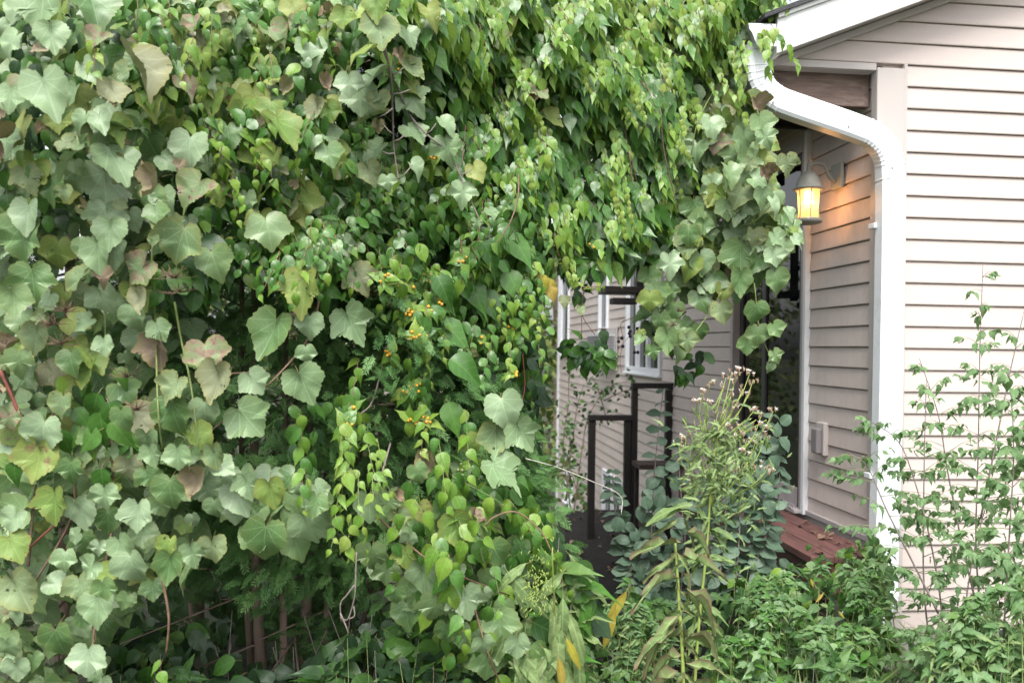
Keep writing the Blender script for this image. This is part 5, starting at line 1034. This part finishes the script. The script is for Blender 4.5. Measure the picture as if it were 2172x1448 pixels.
for i in range(85):
    k = random.uniform(.25, 1); p = main[int(k * (len(main) - 1))]; a = random.choice((-1, 1)) * random.uniform(30, 110); sw.leaf('w0', p + (CR * random.gauss(0, .035) if k > .6 else Vector((0, 0, 0))), side(a) + CB * random.uniform(-.2, .6), UPZ + CB * .6 + rv(.3), random.uniform(.05, .12) * (1.25 - k * .6), 5)
for i in range(340):
    x, y = 1535 + random.gauss(0, 46), 1000 + random.gauss(0, 78); p = at(x, y, WD + random.uniform(-.08, .08)); sw.leaf('w0', p, side(random.uniform(-180, 180)), CB + UPZ + rv(.4), random.uniform(.025, .055), 2)
for x, y, t, s_ in ((1420, 1072, -85, .17), (1400, 1080, -80, .12), (1590, 1000, 60, .1), (1460, 960, -120, .1), (1440, 975, -60, .08)): sw.leaf('w0', at(x + (50 if t < 0 else -20), y, WD - .03), side(t) + CB * .1, UPZ + CB * .5, s_, 9)
sw.finish()
# withered thistle with curling brown-edged leaves
wt = Plant('withered_thistle', gbase(1440, 2.7), 'withering thistle with spiny brown-edged leaves curling off its stalk at the bottom', 'thistle')
TD = 2.45
tst = spline([at(x, y, TD) for x, y in ((1450, 1540), (1448, 1400), (1440, 1270), (1432, 1150))], 6); wt.stem(tst, .007, .004, 'weedstem', 'stalk', 7)
for (x, y, t, s_) in ((1440, 1150, -75, .15), (1450, 1140, 70, .16), (1430, 1180, -70, .14), (1446, 1195, 80, .14), (1440, 1235, -80, .16), (1450, 1250, 75, .16), (1440, 1300, -65, .17), (1450, 1310, 80, .15), (1440, 1345, -70, .18), (1452, 1350, 75, .17), (1446, 1400, -80, .16), (1452, 1400, 70, .18), (1440, 1440, -60, .18), (1456, 1450, 80, .18), (1436, 1110, -50, .1), (1445, 1110, 45, .12), (1440, 1210, 20, .12), (1448, 1330, -10, .12), (1450, 1270, 30, .12)):
    wt.leaf('t0', at(x, y + random.uniform(-14, 14), TD - .01), side(t + random.uniform(-22, 22)) * 1.0 + CB * random.uniform(-.5, .7) + UPZ * random.uniform(.1, .6), UPZ * .9 + CB * .5 + rv(.4), s_ * random.uniform(.7, 1.05), 9, 0.72)
for i in range(20):
    k = random.random(); wt.leaf('t0', tst[int(k * (len(tst) - 1))], side(random.uniform(-60, 60)) + CB * .3, CB + UPZ * .3 + rv(.3), random.uniform(.05, .09), 4, .7)
for x, y, t in ((1305, 1330, -15), (1330, 1290, -30)): wt.leaf('yl', at(x, y - 40, 2.8), side(t), CB + UPZ * .3, .16, 9, 1)
wt.finish()
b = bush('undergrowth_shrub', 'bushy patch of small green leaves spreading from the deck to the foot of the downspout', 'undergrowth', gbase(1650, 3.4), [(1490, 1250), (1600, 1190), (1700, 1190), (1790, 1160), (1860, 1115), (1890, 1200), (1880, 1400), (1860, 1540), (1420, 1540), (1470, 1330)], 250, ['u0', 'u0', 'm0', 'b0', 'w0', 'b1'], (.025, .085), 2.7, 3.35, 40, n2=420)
upshoots(b, [(1500, 1250), (1620, 1225), (1740, 1210), (1830, 1140), (1890, 1180), (1870, 1380), (1480, 1420)], 62, ['u0', 'm0', 'w0', 'u0', 'm0', 'a1'], (.03, .065), lambda x, y: 3.25 - (y - 1130) / 300 * .55)
for i in range(30): 
    x, y = random.uniform(1560, 1880), random.uniform(1150, 1420); b.leaf('yl' if random.random() < .2 else 'u0', at(x, y, 2.9), side(random.gauss(0, 40)), CB + UPZ * .4 + rv(.3), random.uniform(.03, .05), 4)
for i in range(7): b.leaf('u0', at(1770, 1410, 2.6), side(i * 51 + random.uniform(-10, 10)) + CB * .3, CB + UPZ * .8, .075, 6)
b.finish()
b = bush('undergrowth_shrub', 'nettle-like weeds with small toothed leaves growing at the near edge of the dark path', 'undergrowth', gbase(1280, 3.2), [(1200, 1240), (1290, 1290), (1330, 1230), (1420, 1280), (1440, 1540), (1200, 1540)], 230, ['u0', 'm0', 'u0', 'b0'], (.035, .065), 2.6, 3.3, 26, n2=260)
upshoots(b, [(1210, 1290), (1300, 1270), (1420, 1290), (1420, 1440), (1210, 1440)], 30, ['m0', 'u0', 'w0'], (.035, .06), lambda x, y: 2.9)
b.finish()
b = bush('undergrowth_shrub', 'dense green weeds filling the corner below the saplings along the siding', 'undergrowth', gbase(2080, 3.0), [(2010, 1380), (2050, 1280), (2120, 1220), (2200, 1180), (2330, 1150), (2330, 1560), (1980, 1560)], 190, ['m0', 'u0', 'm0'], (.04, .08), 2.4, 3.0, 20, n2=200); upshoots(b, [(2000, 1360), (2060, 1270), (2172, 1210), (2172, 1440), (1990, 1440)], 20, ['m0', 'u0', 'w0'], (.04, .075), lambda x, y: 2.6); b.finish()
# ------------------------------------------------------------------ saplings in front of the gable wall
def sapling(label, base, stems, size, keys=('m0',), spread=1.0, nleaf=0.72):
    s_ = Plant('sapling', base, label, 'sapling', 'saplings along the gable wall')
    for pts, d, dens in stems:
        P_ = spline([at(x, y, d + (i * 0.01)) for i, (x, y) in enumerate(pts)], 7); s_.stem(P_, .004, .0012, 'greytwig')
        L = len(P_); y_top = pts[-1][1]
        n = int(dens * nleaf)
        for i in range(n):
            k = (i + random.random()) / n * .97 + .03; p = P_[min(int(k * (L - 1)), L - 2)]; sg = 1 if i % 2 else -1
            bl = (0.22 * (1 - k) + .05) * random.uniform(.5, 1.3) * spread; dirv = CR * sg * random.uniform(.5, 1) + UPZ * random.uniform(-.1, .55) + CB * random.uniform(-.5, .7); q = p + dirv.normalized() * bl
            s_.stemstuff([p, p.lerp(q, .5) + Vector((0, 0, .01)), q], .0015, .0007, 'greenstem', 3)
            m_ = max(2, int(bl / .026))
            for j in range(m_ + 1):
                t = j / m_; pp = p.lerp(q, .25 + .75 * t); 
                for s2 in (-1, 1):
                    if random.random() < .3: continue
                    s_.leaf(random.choice(keys), pp, CR * sg * .6 + side(s2 * random.uniform(20, 80)) * .8 + CB * random.uniform(-.3, .5), UPZ + CB * random.uniform(.1, .9) + rv(.25), random.uniform(*size) * (1 - .3 * t), 3 + random.random())
    s_.finish(); return s_
sapling('tall slender sapling with fine pale leaves rising against the light siding right of the downspout', gbase(2075, 3.1), [([(2075, 1600), (2080, 1350), (2070, 1150), (2075, 950), (2078, 760), (2085, 560)], 3.0, 50), ([(2075, 1300), (2040, 1150), (2010, 1000), (1990, 880), (1950, 760)], 2.95, 24), ([(2080, 1100), (2110, 950), (2140, 800), (2172, 660)], 3.0, 20)], (.03, .05))
sapling('leaning sapling whose thin side shoots cross in front of the white downspout', gbase(1960, 3.1), [([(1990, 1600), (2000, 1350), (1980, 1180), (1940, 1020), (1900, 930), (1820, 880)], 2.85, 30), ([(1990, 1300), (1930, 1180), (1880, 1080), (1840, 990), (1800, 960)], 2.8, 24), ([(1985, 1450), (1960, 1250), (1960, 1000), (1965, 800)], 2.9, 30)], (.028, .048))
sapling('bushier sapling with larger leaves at the right edge in front of the siding', gbase(2150, 2.8), [([(2140, 1600), (2130, 1350), (2140, 1150), (2150, 950), (2140, 780)], 2.7, 44), ([(2200, 1500), (2190, 1250), (2180, 1020), (2200, 850)], 2.7, 34), ([(2060, 1600), (2040, 1400), (2060, 1200), (2100, 1040)], 2.75, 30), ([(2000, 1600), (2000, 1450), (2030, 1300)], 2.75, 20)], (.035, .06))
# ------------------------------------------------------------------ grass
def blade_mesh():
    V = []; 
    for i in range(6):
        t = i / 5; wd = .011 * (1 - t) ** .7 + .0006; y = .75 * t * (1 - .12 * t); z = 1.0 * t - .42 * t * t
        V += [(-wd, .55 * t * t, z), (wd, .55 * t * t, z)]
    F = [(2 * i, 2 * i + 1, 2 * i + 3, 2 * i + 2) for i in range(5)]
    me = mesh_of('blade', V, F, [M['grass']], True); finish_uv(me, np.array([(v[0], v[2]) for v in V], dtype=np.float32), np.array([i // 2 / 5 for i in range(12)], dtype=np.float32)); return me
BL = blade_mesh()
def grass(P, n, d0, d1, h, label):
    items = []
    y0 = min(p[1] for p in P); y1 = max(p[1] for p in P)
    for x, y in samples(P, n):
        d = d1 + (d0 - d1) * (y - y0) / (y1 - y0); p = at(x, y, d); p.z = ground_z(p.x, p.y); a = random.uniform(0, 6.28); s_ = random.uniform(*h)
        items.append((BL, np.array(Matrix.Translation(p) @ Matrix.Rotation(a, 4, 'Z') @ Matrix.Rotation(random.gauss(0, .15), 4, 'X') @ Matrix.Scale(s_, 4))))
    o = batch('grass', items, None); tag(o, label, 'grass'); return o
grass([(1650, 1530), (2172, 1530), (2250, 1800), (1600, 1800)], 1100, 2.5, 3.4, (.3, .85), 'long pale grass blades arching at the foot of the foundation')
grass([(200, 1600), (1500, 1560), (1550, 1900), (0, 1900)], 900, 2.0, 3.2, (.15, .4), 'short grass growing under the hedge and weeds')
# dead leaves on the path
items = []
for i in range(170):
    x, y = random.uniform(.3, 1.9), random.uniform(3.6, 7.8); s_ = random.uniform(.02, .06)
    items.append((random.choice(LM['litter']), np.array(Matrix.Translation((x, y, .035)) @ Matrix.Rotation(random.uniform(0, 6), 4, 'Z') @ Matrix.Rotation(random.gauss(0, .3), 4, 'X') @ Matrix.Scale(s_, 4))))
for i in range(26):
    x, y = random.uniform(DX0 + .02, HX - .1), random.uniform(DY0 + .03, 5.2); s_ = random.uniform(.015, .04)
    items.append((random.choice(LM['litter']), np.array(Matrix.Translation((x, y, DECKZ + .008)) @ Matrix.Rotation(random.uniform(0, 6), 4, 'Z') @ Matrix.Rotation(random.gauss(0, .2), 4, 'X') @ Matrix.Scale(s_, 4))))
o = batch('leaf_litter', items, None); tag(o, 'dead brown leaves scattered over the dark path', 'leaf litter')
# ------------------------------------------------------------------ dead twig, cable
tw = empty('dead_twig', at(750, 1180, 2.1), 'bare forked grey twig dangling below the grape leaves in front of the evergreen', 'twig')
for pts in ([(756, 1170), (754, 1230), (752, 1265), (738, 1312), (722, 1308)], [(752, 1240), (735, 1262), (722, 1280), (724, 1318)], [(750, 1285), (752, 1305), (740, 1312)], [(722, 1300), (735, 1330), (738, 1342)]): MB().tube(spline([at(x, y, 2.12) for x, y in pts], 4), .0022, .0013, 5).build('twig', M['greytwig'], tw, True)
st_ = MB().tube(spline([at(1115, 972, 2.9), at(1180, 990, 3.0), at(1250, 1018, 3.1), at(1315, 1050, 3.2), at(1318, 1090, 3.2)], 5), .0016, .0014, 5).build('dry_stalk', M['fluff'], None, True); tag(st_, 'thin straw-coloured dry stalk slanting across the path opening', 'stalk')
# ------------------------------------------------------------------ small shrub against the far wall, dark leaf sprays
ws = Plant('wall_shrub', (1.3, 8.3, -.1), 'thin dark-leaved shrub with arching branches against the far siding beyond the railing', 'shrub')
for pts in ([(1215, 1100), (1235, 950), (1250, 880), (1290, 820), (1330, 810)], [(1200, 1060), (1215, 930), (1225, 860), (1240, 810)], [(1210, 1080), (1195, 950), (1205, 860), (1210, 790), (1240, 750)], [(1290, 900), (1270, 830), (1255, 800)], [(1240, 1080), (1212, 1000), (1208, 920)], [(1280, 850), (1320, 830), (1350, 825)]):
    P_ = spline([at(x, y, 7.9) for x, y in pts], 6); ws.stem(P_, .007, .003, 'bark')
    for p in P_:
        for i in range(2): ws.leaf(random.choice(['b2', 'b2', 'b0']), p + rv(.06), side(random.uniform(-120, 120)), CB + UPZ * .6 + rv(.5), random.uniform(.035, .06), 3)
ws.finish()
yp = Plant('small_shrub', (0.9, 9.6, -.5), 'pale yellow-green weeds in the light beyond the end of the dark path', 'shrub')
fill(yp, [(1140, 900), (1210, 900), (1260, 1060), (1290, 1100), (1130, 1110)], 220, ['f0', 'm0'], (.05, .09), .4, dfun=lambda x, y: 8.8, lean=90); yp.finish()
# ------------------------------------------------------------------ trees beyond
def far_tree(x, y, h, r, label, keyed, seed, n=2600):
    R = random.Random(seed); z0 = ground_z(x, y) - .2; root = empty('broadleaf_tree', (x, y, z0), label, 'tree', 'trees beyond the hedge')
    MB().tube(spline([(x, y, z0), (x + .1, y, z0 + h * .3), (x - .1, y + .1, z0 + h * .6), (x, y, z0 + h * .85)], 4), r * .07, r * .02, 8).build('trunk', M['bark'], root, True)
    items = []; clumps = []
    for i in range(26):
        a = R.uniform(0, 6.28); q = r * math.sqrt(R.random()) * .85; z = R.uniform(.18, 1) * h; q *= math.sin(min(1, (1.08 - z / h) * 1.5 + .15) * 1.5); clumps.append((x + q * math.cos(a), y + q * math.sin(a), z0 + z, R.uniform(.25, .45) * r))
    for i in range(n):
        c = R.choice(clumps); v = Vector((R.gauss(0, 1), R.gauss(0, 1), R.gauss(0, .7))).normalized() * c[3] * R.uniform(.5, 1.05)
        items.append((R.choice(LM[keyed]), np.array(frame(Vector(c[:3]) + v, v.normalized() + Vector((R.gauss(0, .5), R.gauss(0, .5), -.6)), UPZ + v.normalized() + Vector((R.gauss(0, .4), R.gauss(0, .4), 0)), R.uniform(.14, .26)))))
    batch('crown', items, root)
    return root
for i, (x, y, h, r, lb) in enumerate(((-0.6, 15, 4.6, 1.6, 'round yellow-green tree glimpsed beyond the left jamb of the opening'), (1.0, 17, 7.0, 2.4, 'far leafy tree just past the corner of the beige wall'), (-9.5, 11, 6.5, 2.8, 'large leafy tree behind the left part of the hedge'), (3.6, 22, 9, 3, 'tall tree standing well beyond the house corner'), (-3.2, 21, 5.0, 2.8, 'tall tree behind the yellow-green one'), (-6.5, 8.0, 4.4, 2.0, 'leafy tree mirrored in the glass of the sliding door'))):
    far_tree(x, y, h, r, lb, 'f0', i + 30)
# neighbour's pale shed glimpsed past the corner
sh2 = empty('distant_shed', (-0.6, 24, -1.3), 'pale clapboard shed glimpsed through the leaves beyond the far corner post', 'shed')
MB().box((-2.6, 24, -1.3), (2.4, 27, 2.2)).build('wall', M['siding'], sh2); MB().prism([(23.7, 2.15), (27.3, 2.15), (25.5, 3.3)], -2.8, 2.6, 0).build('roof', M['shingle'], sh2)
